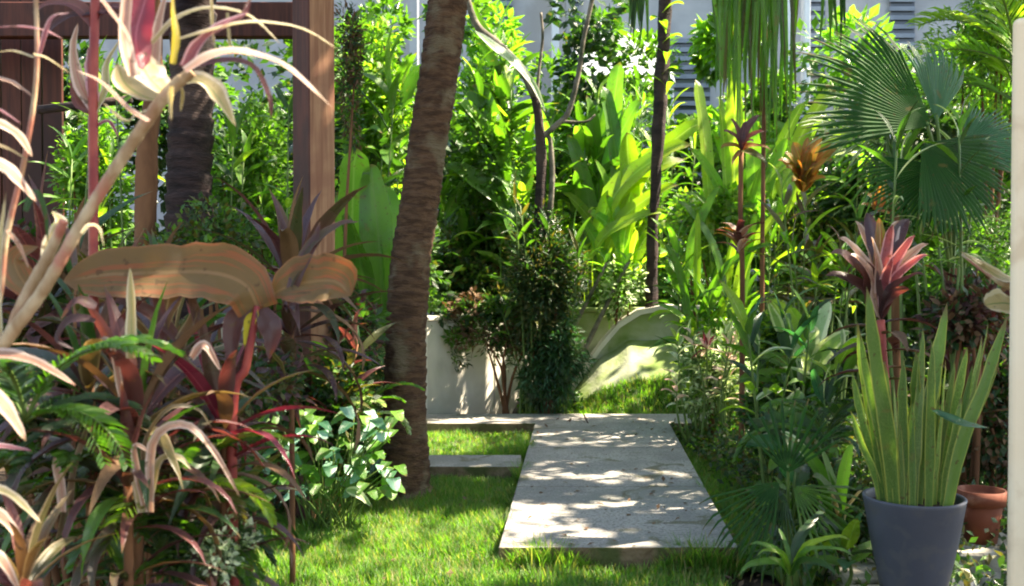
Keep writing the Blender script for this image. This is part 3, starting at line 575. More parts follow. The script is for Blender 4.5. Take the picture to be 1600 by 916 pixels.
# individual shrubs
B = bush
B('shrub', 'bright green small leaved shrub beside the plank wall', 'shrub', (85, 150, 215, 420), 8.6, ['bright_green', 'green'], 2600, .07)
B('shrub', 'bright green shrub between the dark palm trunk and the timber post', 'shrub', (325, 140, 470, 430), 8.4, ['bright_green', 'green', 'green'], 3000, .07)
B('shrub', 'yellowish leafy shrub directly behind the timber post', 'shrub', (520, 20, 665, 330), 10, ['bright_green', 'lime', 'green'], 3600, .09)
B('shrub', 'green bush low between the timber post and the leaning trunk', 'shrub', (520, 260, 690, 520), 9.2, ['green', 'dark_green'], 3000, .08)
B('vine', 'dark hanging vine on the shaded side of the timber post', 'vine', (520, -60, 580, 260), 7.2, ['dark_green', 'dead_leaf'], 1500, .06, 'long', cl=(.2, .35), nstem=1)
B('shrub', 'tall mid green shrub right of the leaning trunk', 'shrub', (680, 40, 850, 420), 12.6, ['green', 'bright_green', 'green'], 5200, .10)
B('shrub', 'dense dark shrub between the leaning trunk and the forked tree', 'shrub', (660, 270, 830, 500), 12.7, ['green', 'dark_green', 'olive'], 4600, .08)
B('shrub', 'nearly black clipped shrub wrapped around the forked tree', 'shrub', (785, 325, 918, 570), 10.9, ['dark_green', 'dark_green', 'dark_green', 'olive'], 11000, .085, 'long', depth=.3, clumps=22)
B('shrub', 'deep green mass behind the white wall right of the leaning trunk', 'shrub', (670, 370, 800, 520), 12.3, ['dark_green', 'dark_green', 'green', 'olive'], 5200, .09, depth=.25)
clump('dark_ti_clump', 'upright loose dark leafy stems pushing out of the nearly black shrub', 'plant', (775, 290, 930, 560), 10.85, ['dark_green', 'dark_green', 'olive', 'green'], 9, 12, .34, .15, seed=61, dd=.15)
B('shrub', 'dark drooping ferny shrub at the foot of the forked tree', 'shrub', (800, 470, 925, 640), 10.8, ['dark_green', 'dark_green', 'blue_green'], 5000, .09, 'long', depth=.28, droop=.7)
B('shrub', 'thin dark shrub half covering the middle of the white garden wall', 'shrub', (735, 490, 850, 580), 11.0, ['dark_green', 'green', 'dead_leaf'], 900, .08, 'long', depth=.15)
B('shrub', 'glossy dark shrub below the knobbly trunk', 'shrub', (1000, 380, 1150, 540), 12.9, ['dark_green', 'blue_green', 'green'], 4400, .085)
B('shrub', 'small grey leaved bush on top of the mossy wall', 'shrub', (920, 400, 1010, 500), 12.0, ['white_variegated', 'green'], 900, .08)
B('shrub', 'white edged variegated shrub beside the far grass', 'shrub', (1040, 510, 1195, 645), 9.6, ['white_variegated', 'white_variegated', 'variegated', 'green'], 4200, .065, clumps=20)
B('shrub', 'lime tipped bush to the right of the variegated shrub', 'shrub', (1130, 470, 1290, 600), 8.8, ['green', 'lime', 'dark_green'], 3400, .075)
B('shrub', 'pale lime shrub below the orange croton', 'shrub', (1180, 300, 1340, 470), 11.0, ['green', 'lime', 'dark_green', 'olive'], 3800, .08)
B('shrub', 'green shrub behind the red stemmed cordyline', 'shrub', (1050, 260, 1200, 430), 10.4, ['green', 'bright_green', 'lime'], 3600, .09)
B('shrub', 'dark green bush over the shaded lawn corner', 'shrub', (1150, 580, 1350, 740), 7.4, ['dark_green', 'green', 'dark_green'], 4400, .07)
B('shrub', 'low dark bush left of the grey planter', 'shrub', (1200, 700, 1370, 900), 5.6, ['dark_green', 'green', 'olive'], 3600, .055)
B('shrub', 'feathery green bush under the fan palm', 'shrub', (1440, 300, 1600, 520), 7.2, ['green', 'dark_green', 'bright_green'], 3600, .06, 'long')
B('shrub', 'dim shrub behind the terracotta pot', 'shrub', (1480, 540, 1640, 780), 6.2, ['dark_green', 'dark_green', 'dead_leaf'], 2800, .06)
B('shrub', 'brown tinged bush under the pale stalk beside the pillar', 'shrub', (1440, 420, 1590, 560), 6.0, ['dead_leaf', 'ti_purple', 'dark_green'], 1600, .07)
B('shrub', 'bright feathery bush high against the top of the pillar', 'shrub', (1450, -80, 1640, 200), 8.6, ['bright_green', 'lime', 'green'], 4200, .09, 'long')
B('shrub', 'shaded low shrub at the foot of the leaning trunk', 'shrub', (410, 660, 610, 790), 7.2, ['dark_green', 'green', 'dark_green'], 3600, .05, 'long')
B('shrub', 'grey green shrub beyond the leaning trunk on its shaded side', 'shrub', (500, 480, 610, 640), 7.8, ['blue_green', 'dark_green', 'variegated'], 2200, .07)
B('shrub', 'dark bush between the bronze leaves and the leaning trunk', 'shrub', (420, 420, 600, 660), 6.8, ['dark_green', 'ti_purple', 'green'], 3400, .07)
B('shrub', 'small white splashed shrub at the front edge of the lawn', 'shrub', (285, 800, 405, 940), 2.9, ['white_variegated', 'white_variegated', 'dark_green'], 620, .026, clumps=16)
B('shrub', 'shaded green bush crowding the back of the left lawn beside the trunk', 'shrub', (540, 600, 610, 790), 7.6, ['dark_green', 'green'], 1800, .06, depth=.2)
B('shrub', 'dark leafy bush hiding the foot of the timber post', 'shrub', (415, 520, 590, 800), 6.6, ['dark_green', 'green', 'dark_green', 'olive'], 5200, .06, depth=.35)
B('shrub', 'green leafy ground shrub between striped grass and splashed shrub', 'shrub', (150, 720, 340, 930), 3.4, ['green', 'dark_green', 'dark_green'], 2600, .035)
B('shrub', 'dim green filler bush behind the purple cordylines', 'shrub', (-60, 480, 300, 760), 4.6, ['dark_green', 'green', 'olive'], 5200, .06)
B('shrub', 'dim olive filler bush beneath the bronze leaves', 'shrub', (200, 500, 460, 760), 4.8, ['dark_green', 'ti_purple', 'olive'], 4200, .06)
B('shrub', 'leafy bush in shade at the lawn edge behind the splashed shrub', 'shrub', (320, 740, 410, 860), 4.6, ['green', 'dark_green'], 1500, .045)
B('shrub', 'dark hedge plant below the plank wall', 'shrub', (-80, 340, 140, 560), 6.2, ['dark_green', 'dark_green', 'ti_purple'], 4200, .07)
B('shrub', 'mottled bush right of the slim red brown trunk', 'shrub', (230, 300, 420, 470), 6.9, ['olive', 'green', 'dark_green'], 2600, .06)
# ============================================================ BIG LEAVES, MIDDLE AND RIGHT
def leafplant(name, label, cat, base, tips, mat, wr=.24, kind='banana', bend=45, fold=.3, elev=None, wave=.0, stemr=0, jit=0, group=None):
    """tips: (px, py, d) leaf tips as seen in the photo; each leaf arches from the base"""
    b = np.array(base); t = thing(name, label, cat, (b[0], b[1], max(0, b[2]) if b[2] > .3 else 0), group)
    b0 = b.copy(); rj = random.Random(int(b[0]*1000))
    for i, tp in enumerate(tips):
        if kind == 'banana': b = b0+np.array([rj.uniform(-.28, .28), rj.uniform(-.15, .15), rj.uniform(-.35, .15)])
        q = P(*tp[:3]); m = tp[3] if len(tp) > 3 else mat; w = (tp[4] if len(tp) > 4 else wr)
        dv = q-b; L = np.linalg.norm(dv); hz = np.array([dv[0], dv[1], 0])
        mid = b+dv*.45+np.array([0, 0, L*.16])-hz*.14; r3 = random.Random(i)
        custom(t, ([b-np.array([0, 0, .45])] if kind == 'banana' else [])+[b, b+dv*.2+np.array([0, 0, L*.09])-hz*.09, mid, b+dv*.78+np.array([0, 0, L*.13]), q], L*w, m, kind, segs=16, fold=fold, wave=wave, seed=i, nrmh=(r3.uniform(-.5, .5), -.75, .6), nu=6)
    return t
def at(px, py, d): return P(px, py, d)
leafplant('banana_plant', 'young banana plant with one tall pale edged leaf right of the leaning trunk', 'plant', at(800, 400, 12.3), [(716, 150, 12.3, 'bright_green', 0.116), (745, 130, 12.5), (690, 260, 12.2), (830, 230, 12.6)], 'green', 0.189, wave=.15)
leafplant('banana_plant', 'broad leaved plant with soft green paddles close behind the timber post', 'plant', at(600, 560, 8.2), [(560, 225, 8, 'bright_green', 0.173), (548, 330, 7.8, 'green', 0.202), (600, 290, 8.2, 'bright_green', 0.158), (575, 250, 8.1, 'green', 0.158), (530, 300, 8.3, 'green', 0.144), (640, 420, 8, 'green', 0.216)], 'bright_green', .25, wave=.12)
leafplant('heliconia', 'tall heliconia with bright upright leaves in front of the bright tilted slab', 'plant', at(950, 420, 12.9), [(945, 130, 12.9), (975, 95, 13.0, 'bright_green'), (915, 150, 12.8, 'green'), (1000, 150, 12.8, 'bright_green'), (890, 210, 12.7), (1015, 230, 12.6, 'lime'), (930, 250, 12.5, 'bright_green'), (880, 300, 12.6, 'lime'), (1000, 300, 12.4, 'lime')], 'green', 0.108, wave=.15)
leafplant('heliconia', 'lime heliconia with a long leaf arching toward the knobbly trunk', 'plant', at(950, 400, 12.2), [(1115, 186, 12.1, 'lime', 0.127), (1085, 225, 12.0, 'lime', 0.155), (1060, 290, 12.0, 'lime', 0.116), (1045, 330, 11.9, 'lime', 0.116), (920, 330, 12.2, 'bright_green', 0.194), (975, 205, 12.2, 'lime', 0.155), (1070, 250, 12.3, 'lime', 0.136)], 'lime', 0.108, wave=.12)
leafplant('heliconia', 'small lime plant with drooping leaves over the mossy wall', 'plant', at(960, 440, 12.2), [(1012, 400, 11.9), (1000, 360, 12.0), (1040, 345, 12.1), (930, 385, 12.0), (985, 330, 12.2), (905, 345, 12.1, 'bright_green'), (948, 305, 12.2, 'bright_green')], 'lime', 0.165)
leafplant('ginger_plant', 'upright ginger with lit pointed leaves left of the hanging palm', 'plant', at(1140, 420, 10.2), [(1090, 120, 10.2, 'lime', 0.086), (1152, 105, 10, 'lime', 0.094), (1122, 150, 10.1, 'lime', 0.072), (1170, 170, 10, 'bright_green', 0.094), (1080, 230, 10, 'bright_green'), (1105, 200, 10, 'bright_green', 0.086), (1190, 260, 10, 'lime'), (1070, 300, 9.8, 'green'), (1210, 230, 10.1, 'green', 0.101)], 'green', 0.079)
leafplant('ginger_plant', 'spreading ginger with lime paddles beside the orange croton', 'plant', at(1215, 330, 10.6), [(1310, 135, 10.6, 'lime', 0.108), (1290, 185, 10.4, 'lime', 0.108), (1340, 200, 10.4, 'lime', 0.094), (1355, 245, 10.3, 'lime', 0.094), (1260, 160, 10.7, 'lime', 0.115), (1230, 215, 10.5, 'bright_green', 0.144), (1200, 255, 10.5, 'bright_green', 0.144), (1330, 290, 10.2, 'bright_green')], 'lime', 0.094)
leafplant('ginger_plant', 'green clump of long leaves behind the red stemmed cordyline', 'plant', at(1110, 480, 9.6), [(1060, 310, 9.5), (1130, 290, 9.5), (1180, 330, 9.4, 'bright_green'), (1210, 380, 9.3), (1040, 380, 9.4), (1150, 350, 9.3, 'lime'), (1090, 330, 9.4, 'lime'), (1225, 330, 9.4, 'lime')], 'green', 0.086)
leafplant('croton', 'orange leaved croton above the pale lime shrub', 'croton', at(1255, 300, 8.2), [(1226, 238, 8.1), (1240, 222, 8.2), (1262, 215, 8.2), (1285, 213, 8.1), (1310, 226, 8.1), (1300, 250, 8), (1228, 262, 8), (1272, 262, 8), (1290, 280, 8), (1245, 250, 8.0), (1238, 285, 7.9), (1310, 235, 8.2), (1266, 235, 8.1), (1215, 250, 8.1)], 'croton', .3, 'lance')
leafplant('croton', 'small rusty croton halfway between orange croton and fan palm', 'croton', at(1370, 330, 7.8), [(1400, 275, 7.8), (1385, 285, 7.7), (1350, 300, 7.8), (1410, 305, 7.8), (1345, 320, 7.8), (1395, 340, 7.7)], 'croton', .3, 'lance')
rc = leafplant('red_cordyline', 'tall thin red stemmed cordyline with rusty upright top leaves', 'cordyline', at(1158, 235, 8), [(1142, 185, 8), (1188, 180, 8, 'ti_purple'), (1130, 205, 7.9), (1195, 205, 7.9), (1165, 190, 8), (1125, 232, 7.9, 'croton'), (1205, 235, 7.9, 'croton'), (1178, 222, 7.8), (1143, 260, 7.9, 'croton'), (1200, 262, 7.8, 'olive')], 'ti_red', .24, 'lance')
stem(rc, [P(1160, 440, 8)*np.array([1, 1, 0]), P(1160, 440, 8), P(1157, 330, 8), P(1158, 235, 8)], [.024, .02, .018, .02], 'brown_bark')
for i in range(16): place(tmpl('lance', 60, 75, .26, ['croton', 'ti_red', 'pink_strap', 'ti_purple'][i % 4], var=i), rc, loc(rc, P(1155, 400-2*i, 8)), i*2.4, .26)
# foreground right: big red cordyline behind the planter
bc = leafplant('red_cordyline', 'pink and orange leaved cordyline rising behind the grey planter', 'cordyline', at(1376, 500, 5.5), [(1312, 370, 5.4, 'pink_strap', .17), (1300, 395, 5.3, 'ti_purple', .2), (1335, 345, 5.6, 'pink_strap', .15), (1352, 330, 5.6, 'ti_purple', .15), (1375, 340, 5.5, 'croton', .14), (1392, 350, 5.4, 'red_strap', .14), (1430, 368, 5.4, 'red_strap', .14), (1452, 380, 5.4, 'pink_strap', .14), (1450, 400, 5.3, 'red_strap', .14), (1445, 430, 5.2, 'ti_purple', .16), (1405, 345, 5.6, 'pink_strap', .18), (1330, 400, 5.3, 'pink_strap', .2), (1360, 372, 5.3, 'pink_strap', .14), (1420, 340, 5.6, 'ti_purple', .17), (1290, 430, 5.4, 'ti_purple', .2), (1425, 455, 5.2, 'ti_purple', .17), (1400, 400, 5.3, 'red_strap', .14)], 'ti_red', .15, 'lance')
stem(bc, [P(1385, 660, 5.5)*np.array([1, 1, 0]), P(1385, 640, 5.5), P(1380, 560, 5.5), P(1376, 500, 5.5)], [.03, .026, .022, .022], 'red_stem')
for i in range(12): place(tmpl('lance', 12, 60, .2, ['ti_purple', 'ti_green_purple', 'dead_leaf'][i % 3], var=i), bc, loc(bc, P(1378, 505+9*i, 5.5)), i*2.4, .36)
# fan palm
fp = thing('fan_palm', 'fan palm with broad pleated blue green leaves near the pillar', 'palm tree', (P(1500, 600, 6.4)[0], 6.4, 0)); fpl = np.array(fp.location)
stem(fp, [fpl, P(1500, 620, 6.4), P(1490, 500, 6.4), P(1485, 420, 6.4)], [.07, .06, .055, .05], 'brown_bark', 'trunk')
def fanleaf(par, hub, d, L, ax, ay, nz, mat='fan_green', spread=150, nseg=30, base=None, pr=.011, droop=.25, rs=0, free=.42, sc=1):
    h = P(hub[0], hub[1], d); me = fan(L, nseg, math.radians(spread), mat, rs, droop, free)
    xd = np.array([ax[0], ax[2] if len(ax) > 2 else -.1, ax[1]]); o = orient(me, 'fan_leaf', par, loc(par, h), xd, nz)
    if base is not None:
        b = np.array(base); mid = (b+h)/2+np.array([0, 0, .12]); v, f, u = tube(catmull([loc(par, b), loc(par, mid), loc(par, h+nrm(xd)*.04)], 10), [pr*1.2, pr], 7); link('petiole', mk('petiole', v, f, 'green_stem', u), par)
fb = P(1486, 430, 6.4)
fanleaf(fp, (1456, 196), 6.1, .86, (-1., .60, -.15), 0, (.1, -.85, .4), mat='fan_dark', base=fb, spread=92, rs=1, nseg=26, free=.36, droop=.3)
fanleaf(fp, (1462, 190), 6.2, .52, (.1, 1., .1), 0, (.5, -.8, .1), mat='fan_blue', base=fb, spread=80, rs=2, nseg=20, free=.3)
fanleaf(fp, (1440, 225), 5.9, .62, (.75, -.75, -.1), 0, (.2, -.85, .4), mat='fan_dark', base=fb, spread=120, rs=3, free=.26, droop=.15)
fanleaf(fp, (1475, 260), 6.0, .5, (-.7, -.5, -.2), 0, (-.1, -.8, .5), mat='fan_dark', base=fb, spread=110, rs=4, free=.35)
fanleaf(fp, (1500, 230), 6.4, .5, (1., .25, .1), 0, (-.2, -.8, .5), mat='fan_blue', base=fb, spread=110, rs=5, free=.4)
sp_ = thing('silver_palm', 'small palm with pale silvery narrow leaflets left of the fan palm', 'palm tree', P(1400, 320, 7.6)*np.array([1, 1, 0])); 
stem(sp_, [np.array(sp_.location), P(1400, 420, 7.6), P(1398, 300, 7.6), P(1395, 220, 7.6)], [.05, .04, .035, .03], 'brown_bark', 'trunk')
for i, (x, y, L) in enumerate(((-1, .35, .55), (-1, .0, .6), (-.9, -.35, .55), (-.5, .8, .5), (-.3, -.8, .5), (.6, -.6, .5))): fanleaf(sp_, (1390-i % 2*18, 190+i*12), 6.7-.05*i, L*.85, (x, y, -.25), 0, (.1, -.6, .7), 'variegated' if i % 2 else 'green', 95, 12, P(1396, 260, 6.3), .008, .5, i, .8)
hp = thing('hanging_palm', 'palm with long leaflets hanging like a curtain before the house', 'palm tree', (P(1190, 300, 9.4)[0], 9.4, 0))
stem(hp, [np.array(hp.location), P(1190, 600, 9.4), P(1192, 300, 9.4), P(1196, 0, 9.4), P(1196, -170, 9.4)], [.035, .022, .02, .02, .02], 'brown_bark', 'trunk', n=12, segs=60, ring=.06, ringlen=.1, lump=.2)
rr = random.Random(5)
for i in range(75):
    x = rr.uniform(1120, 1243); y1 = rr.uniform(90, 245)*(1 if 1150 < x < 1235 else .75); d = rr.uniform(8.7, 9.5); dx = rr.uniform(-8, 8)
    custom(hp, [P(1190+(x-1190)*.75, -80+rr.uniform(-20, 10), 9.3), P(x-dx, -30, d), P(x, y1*.5, d), P(x+dx*.5, y1, d)], .05, ['green', 'olive', 'green', 'bright_green'][i % 4], 'strap', 'leaflet', segs=9, fold=.5, nu=2, nrmh=(rr.uniform(-.6, .6), -.8, .2))
for i in range(16):
    x = rr.uniform(985, 1012) if i < 10 else rr.uniform(1285, 1330); custom(hp, [P(x, -60, 9.2), P(x, 0, 9.1), P(x+rr.uniform(-6, 6), rr.uniform(40, 90), 9)], .05, 'green' if i % 2 else 'dark_green', 'strap', 'leaflet', segs=7, fold=.5, nu=2)
ap = thing('feather_palm', 'feather palm with lime fronds spreading behind the top of the pillar', 'palm tree', (P(1600, 300, 8.0)[0], 8, 0))
stem(ap, [np.array(ap.location), P(1600, 500, 8), P(1598, 250, 8), P(1590, 90, 8)], [.06, .05, .05, .04], 'green_stem', 'trunk')
fa = [frond(1.15, 26, .022, .36, m, e, 70, k) for k, (m, e) in enumerate((('lime', 60), ('bright_green', 36), ('bright_green', 80)))]
for i in range(11): place(fa[i % 3], ap, loc(ap, P(1590, 100+6*i, 8)), 2.2+i*.62, rr.uniform(.8, 1.05), 'frond')
# grey arching dead frond beside the forked tree
custom(ft, [P(742, 48, 10.8), P(775, 75, 10.7), P(812, 105, 10.7), P(838, 140, 10.7), P(852, 175, 10.7)], .11, 'white_variegated', 'lance', 'leaf', fold=.3, nu=4)
# pale stalk and round pale leaf by the pillar
cb = thing('caladium', 'pale stalked plant with a white rounded leaf against the pillar', 'plant', (P(1620, 600, 3.9)[0], 3.95, 0))
stem(cb, [np.array(cb.location), P(1612, 620, 3.95), P(1590, 470, 3.9), P(1560, 440, 3.9), P(1505, 398, 4.1)], [.012, .012, .011, .009], 'cane')
custom(cb, [P(1588, 440, 3.9), P(1560, 432, 3.85), P(1530, 412, 3.85), P(1500, 392, 3.9)], .05, 'cream_strap', 'lance')
custom(cb, [P(1590, 478, 3.8), P(1572, 474, 3.75), P(1555, 474, 3.72), P(1537, 476, 3.7)], .12, 'cream_strap', 'round', nrmh=(0, -.8, .6), fold=.15)
# snake plant in the planter
sn = thing('snake_plant', 'tall snake plant with yellow edged sword leaves in the grey planter', 'snake plant', (pc[0], PD, zl+h-.03))
tops = [(1352, 445, 1385, .085, 'snake'), (1338, 500, 1372, .05, 'snake_lime'), (1365, 520, 1392, .06, 'snake'), (1478, 470, 1432, .085, 'snake'), (1440, 510, 1425, .07, 'snake'), (1470, 500, 1450, .06, 'snake_lime'), (1468, 492, 1448, .05, 'snake'), (1510, 540, 1462, .055, 'snake_lime'), (1542, 500, 1480, .06, 'snake'), (1572, 490, 1488, .07, 'snake'), (1560, 560, 1484, .055, 'snake'), (1330, 580, 1365, .05, 'snake_lime'), (1328, 640, 1368, .04, 'snake_lime'), (1410, 560, 1410, .06, 'snake'), (1395, 600, 1402, .05, 'snake_lime'), (1425, 620, 1420, .05, 'snake'), (1490, 560, 1455, .06, 'snake'), (1500, 620, 1470, .05, 'snake_lime'), (1380, 560, 1395, .05, 'snake'), (1450, 590, 1440, .055, 'snake'), (1520, 600, 1478, .05, 'snake'), (1355, 600, 1378, .045, 'snake'), (1405, 660, 1408, .04, 'snake'), (1345, 680, 1374, .035, 'snake_lime'), (1460, 650, 1445, .05, 'snake_lime'), (1430, 545, 1430, .06, 'snake'), (1476, 560, 1458, .05, 'snake_lime')]
_r = random.Random(12)
tops = [(x, y, bx, wd*.8, mt) for x, y, bx, wd, mt in tops]
for i in range(13):
    bx = _r.uniform(1372, 1486); tops.append((1428+(bx-1428)*_r.uniform(1.1, 1.9), _r.uniform(500, 690), bx, _r.uniform(.03, .045), ['snake', 'snake_lime', 'snake'][i % 3]))
for i, (x, y, bx, wd, mt) in enumerate(tops):
    d = PD+((i*7) % 9-4)*.032; bpt = P(bx, 788, d); bpt[2] = zl+h-.05; q = P(x, y, d+((i % 5)-2)*.03)
    rc_ = np.array([bpt[0]-pc[0], bpt[1]-PD]); ln_ = np.linalg.norm(rc_)
    if ln_ > .15: rc_ = rc_*.15/ln_; bpt[0] = pc[0]+rc_[0]; bpt[1] = PD+rc_[1]
    custom(sn, [bpt, bpt*.66+q*.34+np.array([(x-bx)*-.0003, 0, 0]), bpt*.33+q*.67, q], wd, mt, 'snake', segs=14, fold=.35, nrmh=((i % 3-1)*.5, -1, .1), twist=(.5 if i % 2 else -.6), nu=4)
custom(sn, [P(1455, 640, 4.45), P(1500, 660, 4.35), P(1545, 668, 4.4)], .04, 'blue_green', 'lance', 'leaf')
# low right plants
dp = thing('low_fan_palm', 'small dark fan palm leaf drooping over the corner of the concrete path', 'palm', P(1235, 800, 4.9)*np.array([1, 1, 0]))
for i, (hub, L, ax, spd, mt) in enumerate((((1218, 752), .42, (-.9, -.75, -.25), 80, 'fan_dark'), ((1225, 770), .45, (-.35, -1, -.2), 70, 'dark_green'), ((1240, 760), .4, (.6, -.5, -.2), 100, 'green'), ((1230, 740), .36, (.1, .9, .1), 110, 'fan_dark'))): fanleaf(dp, hub, 4.75, L, ax, 0, (-.2, -.6, .75), mt, spd, 11, np.array(dp.location), .007, .5, i, .8)
leafplant('bird_nest_fern', 'clump of lime strap leaves lying low beside the grey planter', 'fern', at(1235, 900, 4.4), [(1330, 842, 4.2, 'lime', .10), (1185, 868, 4.2, 'lime', .09), (1215, 825, 4.5, 'green', .13), (1170, 850, 4.3, 'green', .1), (1290, 800, 4.6, 'dark_green', .12), (1150, 900, 4.2, 'green', .1), (1335, 870, 4.1, 'green', .1), (1310, 900, 4.1, 'dark_green', .12)], 'bright_green', .12, 'lance')
leafplant('bird_nest_fern', 'low plant with pale strap leaves touching the rim of the planter', 'fern', at(1310, 850, 5.0), [(1350, 765, 4.9, 'cream_strap', .07), (1295, 768, 4.8, 'cream_strap', .07), (1280, 700, 5, 'green', .12), (1330, 690, 5, 'bright_green', .12), (1240, 690, 5, 'green', .14), (1215, 672, 5.2, 'variegated', .1), (1270, 745, 4.7, 'dark_green', .15), (1340, 800, 4.7, 'dark_green', .15)], 'green', .12, 'lance')
leafplant('arum_plant', 'broad pale leaves in front of the lime tipped bush', 'plant', at(1260, 620, 7.4), [(1215, 520, 7.3, 'white_variegated', .3), (1300, 470, 7.4, 'white_variegated', .24), (1330, 520, 7.2, 'variegated', .26), (1180, 560, 7.2, 'green', .28), (1235, 480, 7.5, 'lime', .26), (1270, 510, 7.2, 'white_variegated', .28), (1345, 580, 7, 'green', .26), (1150, 600, 7.3, 'green', .26), (1200, 470, 7.5, 'lime', .24), (1310, 600, 7.0, 'bright_green', .2)], 'white_variegated', .26, 'lance')
leafplant('arum_plant', 'dark broad leaves shading the right lawn edge', 'plant', at(1240, 720, 6.4), [(1165, 660, 6.4), (1190, 640, 6.5), (1250, 610, 6.5, 'green'), (1300, 640, 6.3), (1150, 700, 6.3, 'blue_green'), (1320, 690, 6.2), (1200, 740, 6.1, 'green'), (1290, 740, 6.1, 'green')], 'dark_green', .3, 'lance')
# flower
fw_ = thing('flower_head', 'pale pink spiky flower on top of the variegated shrub', 'flower', P(1104, 545, 9.2)); stem(fw_, [P(1106, 640, 9.3), P(1105, 590, 9.25), P(1104, 545, 9.2)], [.01, .008], 'green_stem')
rr = random.Random(3)
for i in range(22): place(tmpl('lance', [75, 50, 25, 0, -20][i % 5], 25, .22, 'petal' if i % 4 else 'magenta', var=i), fw_, (0, 0, 0), i*2.4, .19*rr.uniform(.8, 1.1), 'petal')
GB = ['green', 'bright_green', 'lime', 'green']; GD = ['dark_green', 'green', 'dark_green', 'blue_green']
clump('ginger_clump', 'leafy stems catching sun above the dark shrub and behind the leaning trunk', 'plant', (700, 60, 830, 440), 12.9, GB, 8, 10, .85, .2, seed=1, dd=.3)
clump('ginger_clump', 'thin leafy stems just behind the fork of the grey tree', 'plant', (850, 150, 940, 420), 12.9, GB+['dark_green'], 7, 11, .75, .17, seed=2, dd=.2)
clump('ginger_clump', 'strappy bright clump around the foot of the tall heliconia', 'plant', (930, 250, 1080, 450), 13.0, GB, 8, 13, .55, .13, seed=3, dd=.3)
clump('ginger_clump', 'mixed lime and green clump behind the variegated shrub', 'plant', (1040, 330, 1220, 560), 10.1, GB, 9, 13, .5, .14, seed=4)
clump('ginger_clump', 'olive and lime clump between the orange croton and the pink cordyline', 'plant', (1200, 290, 1360, 500), 8.5, ['green', 'lime', 'olive', 'ti_green_purple', 'bright_green'], 9, 13, .42, .15, seed=5)
clump('ginger_clump', 'sunny clump of leaves between timber post and leaning trunk', 'plant', (540, 40, 650, 400), 9.4, GB+['dark_green'], 7, 11, .6, .2, seed=6)
clump('ginger_clump', 'bright leafy stems beside the slim red brown trunk', 'plant', (95, 120, 210, 400), 8.2, GB, 6, 12, .4, .15, seed=7)
clump('ginger_clump', 'leafy stems with yellow tips left of the timber post', 'plant', (345, 150, 455, 400), 8.0, ['green', 'lime', 'bright_green', 'dark_green', 'green'], 7, 13, .36, .17, seed=8)
clump('ginger_clump', 'dark leafy clump shading the right lawn', 'plant', (1150, 500, 1340, 720), 6.9, GD+['variegated', 'lime'], 9, 12, .36, .2, seed=9)
clump('ginger_clump', 'dim brownish clump behind the snake plant', 'plant', (1430, 430, 1570, 720), 6.5, ['dark_green', 'ti_purple', 'dead_leaf', 'green'], 8, 12, .4, .15, seed=10)
clump('ginger_clump', 'green leaves crowding the edge of the fan palm', 'plant', (1400, 190, 1560, 430), 6.1, ['green', 'bright_green', 'dark_green', 'variegated'], 9, 12, .32, .12, seed=12, dd=.3)
clump('ti_clump', 'brown and purple leafed stems behind the bronze fork', 'ti plant', (60, 430, 330, 620), 4.4, ['ti_purple', 'ti_green_purple', 'dead_leaf', 'olive', 'dark_green'], 11, 13, .36, .15, seed=13, smat='brown_bark')
clump('ti_clump', 'olive and purple stems below the right arm of the bronze fork', 'ti plant', (400, 470, 570, 680), 6.9, ['ti_purple', 'olive', 'dark_green', 'ti_red', 'green'], 9, 12, .38, .16, seed=14, smat='brown_bark')
clump('ti_clump', 'low brownish stems behind the arching white edged leaf', 'ti plant', (120, 640, 400, 820), 3.7, ['ti_green_purple', 'green', 'olive', 'dark_green', 'dead_leaf'], 12, 11, .26, .15, seed=15, smat='brown_bark')
clump('broadleaf_clump', 'shadowed broad leaves at the bottom of the bed beside the low fan palm', 'plant', (1170, 730, 1340, 900), 5.2, GD+['lime'], 9, 10, .26, .3, seed=16)
clump('broadleaf_clump', 'green leaves above the shaded edge of the front lawn', 'plant', (410, 680, 590, 790), 7.0, ['dark_green', 'green', 'blue_green'], 9, 9, .24, .26, seed=17)
# ============================================================ FOREGROUND LEFT
D0 = 2.15
cp = thing('striped_dracaena', 'tall cane plant with arching pink and cream striped leaves', 'dracaena', (P(-60, 620, D0)[0], D0, 0)); cl_ = np.array(cp.location)
def cc(par, pts, w, mat, d=D0, dz=0., **k): return custom(par, [P(x, y, d+dz*i) for i, (x, y) in enumerate(pts)], w/F*d, mat, **k)
stem(cp, [cl_, P(-40, 620, D0), P(10, 532, D0), P(70, 450, D0), P(130, 345, D0), P(205, 225, D0), P(262, 145, D0), P(300, 112, D0)], [.014, .014, .0125, .012, .013, .011], 'cane', n=12, segs=110, ring=.13, ringlen=.038, lump=.1)
stem(cp, [P(10, 536, D0), P(32, 480, D0+.02), P(75, 400, D0+.03), P(100, 345, D0+.02)], [.010, .012, .009], 'cane', n=10, segs=50, ring=.13, ringlen=.035, lump=.1)
stem(cp, [cl_, P(-60, 640, 2.3), P(-5, 480, 2.3), P(10, 370, 2.3), P(38, 250, 2.3), P(57, 120, 2.3), P(56, -20, 2.3)], [.009, .008, .006, .005], 'cane', n=7, segs=30)
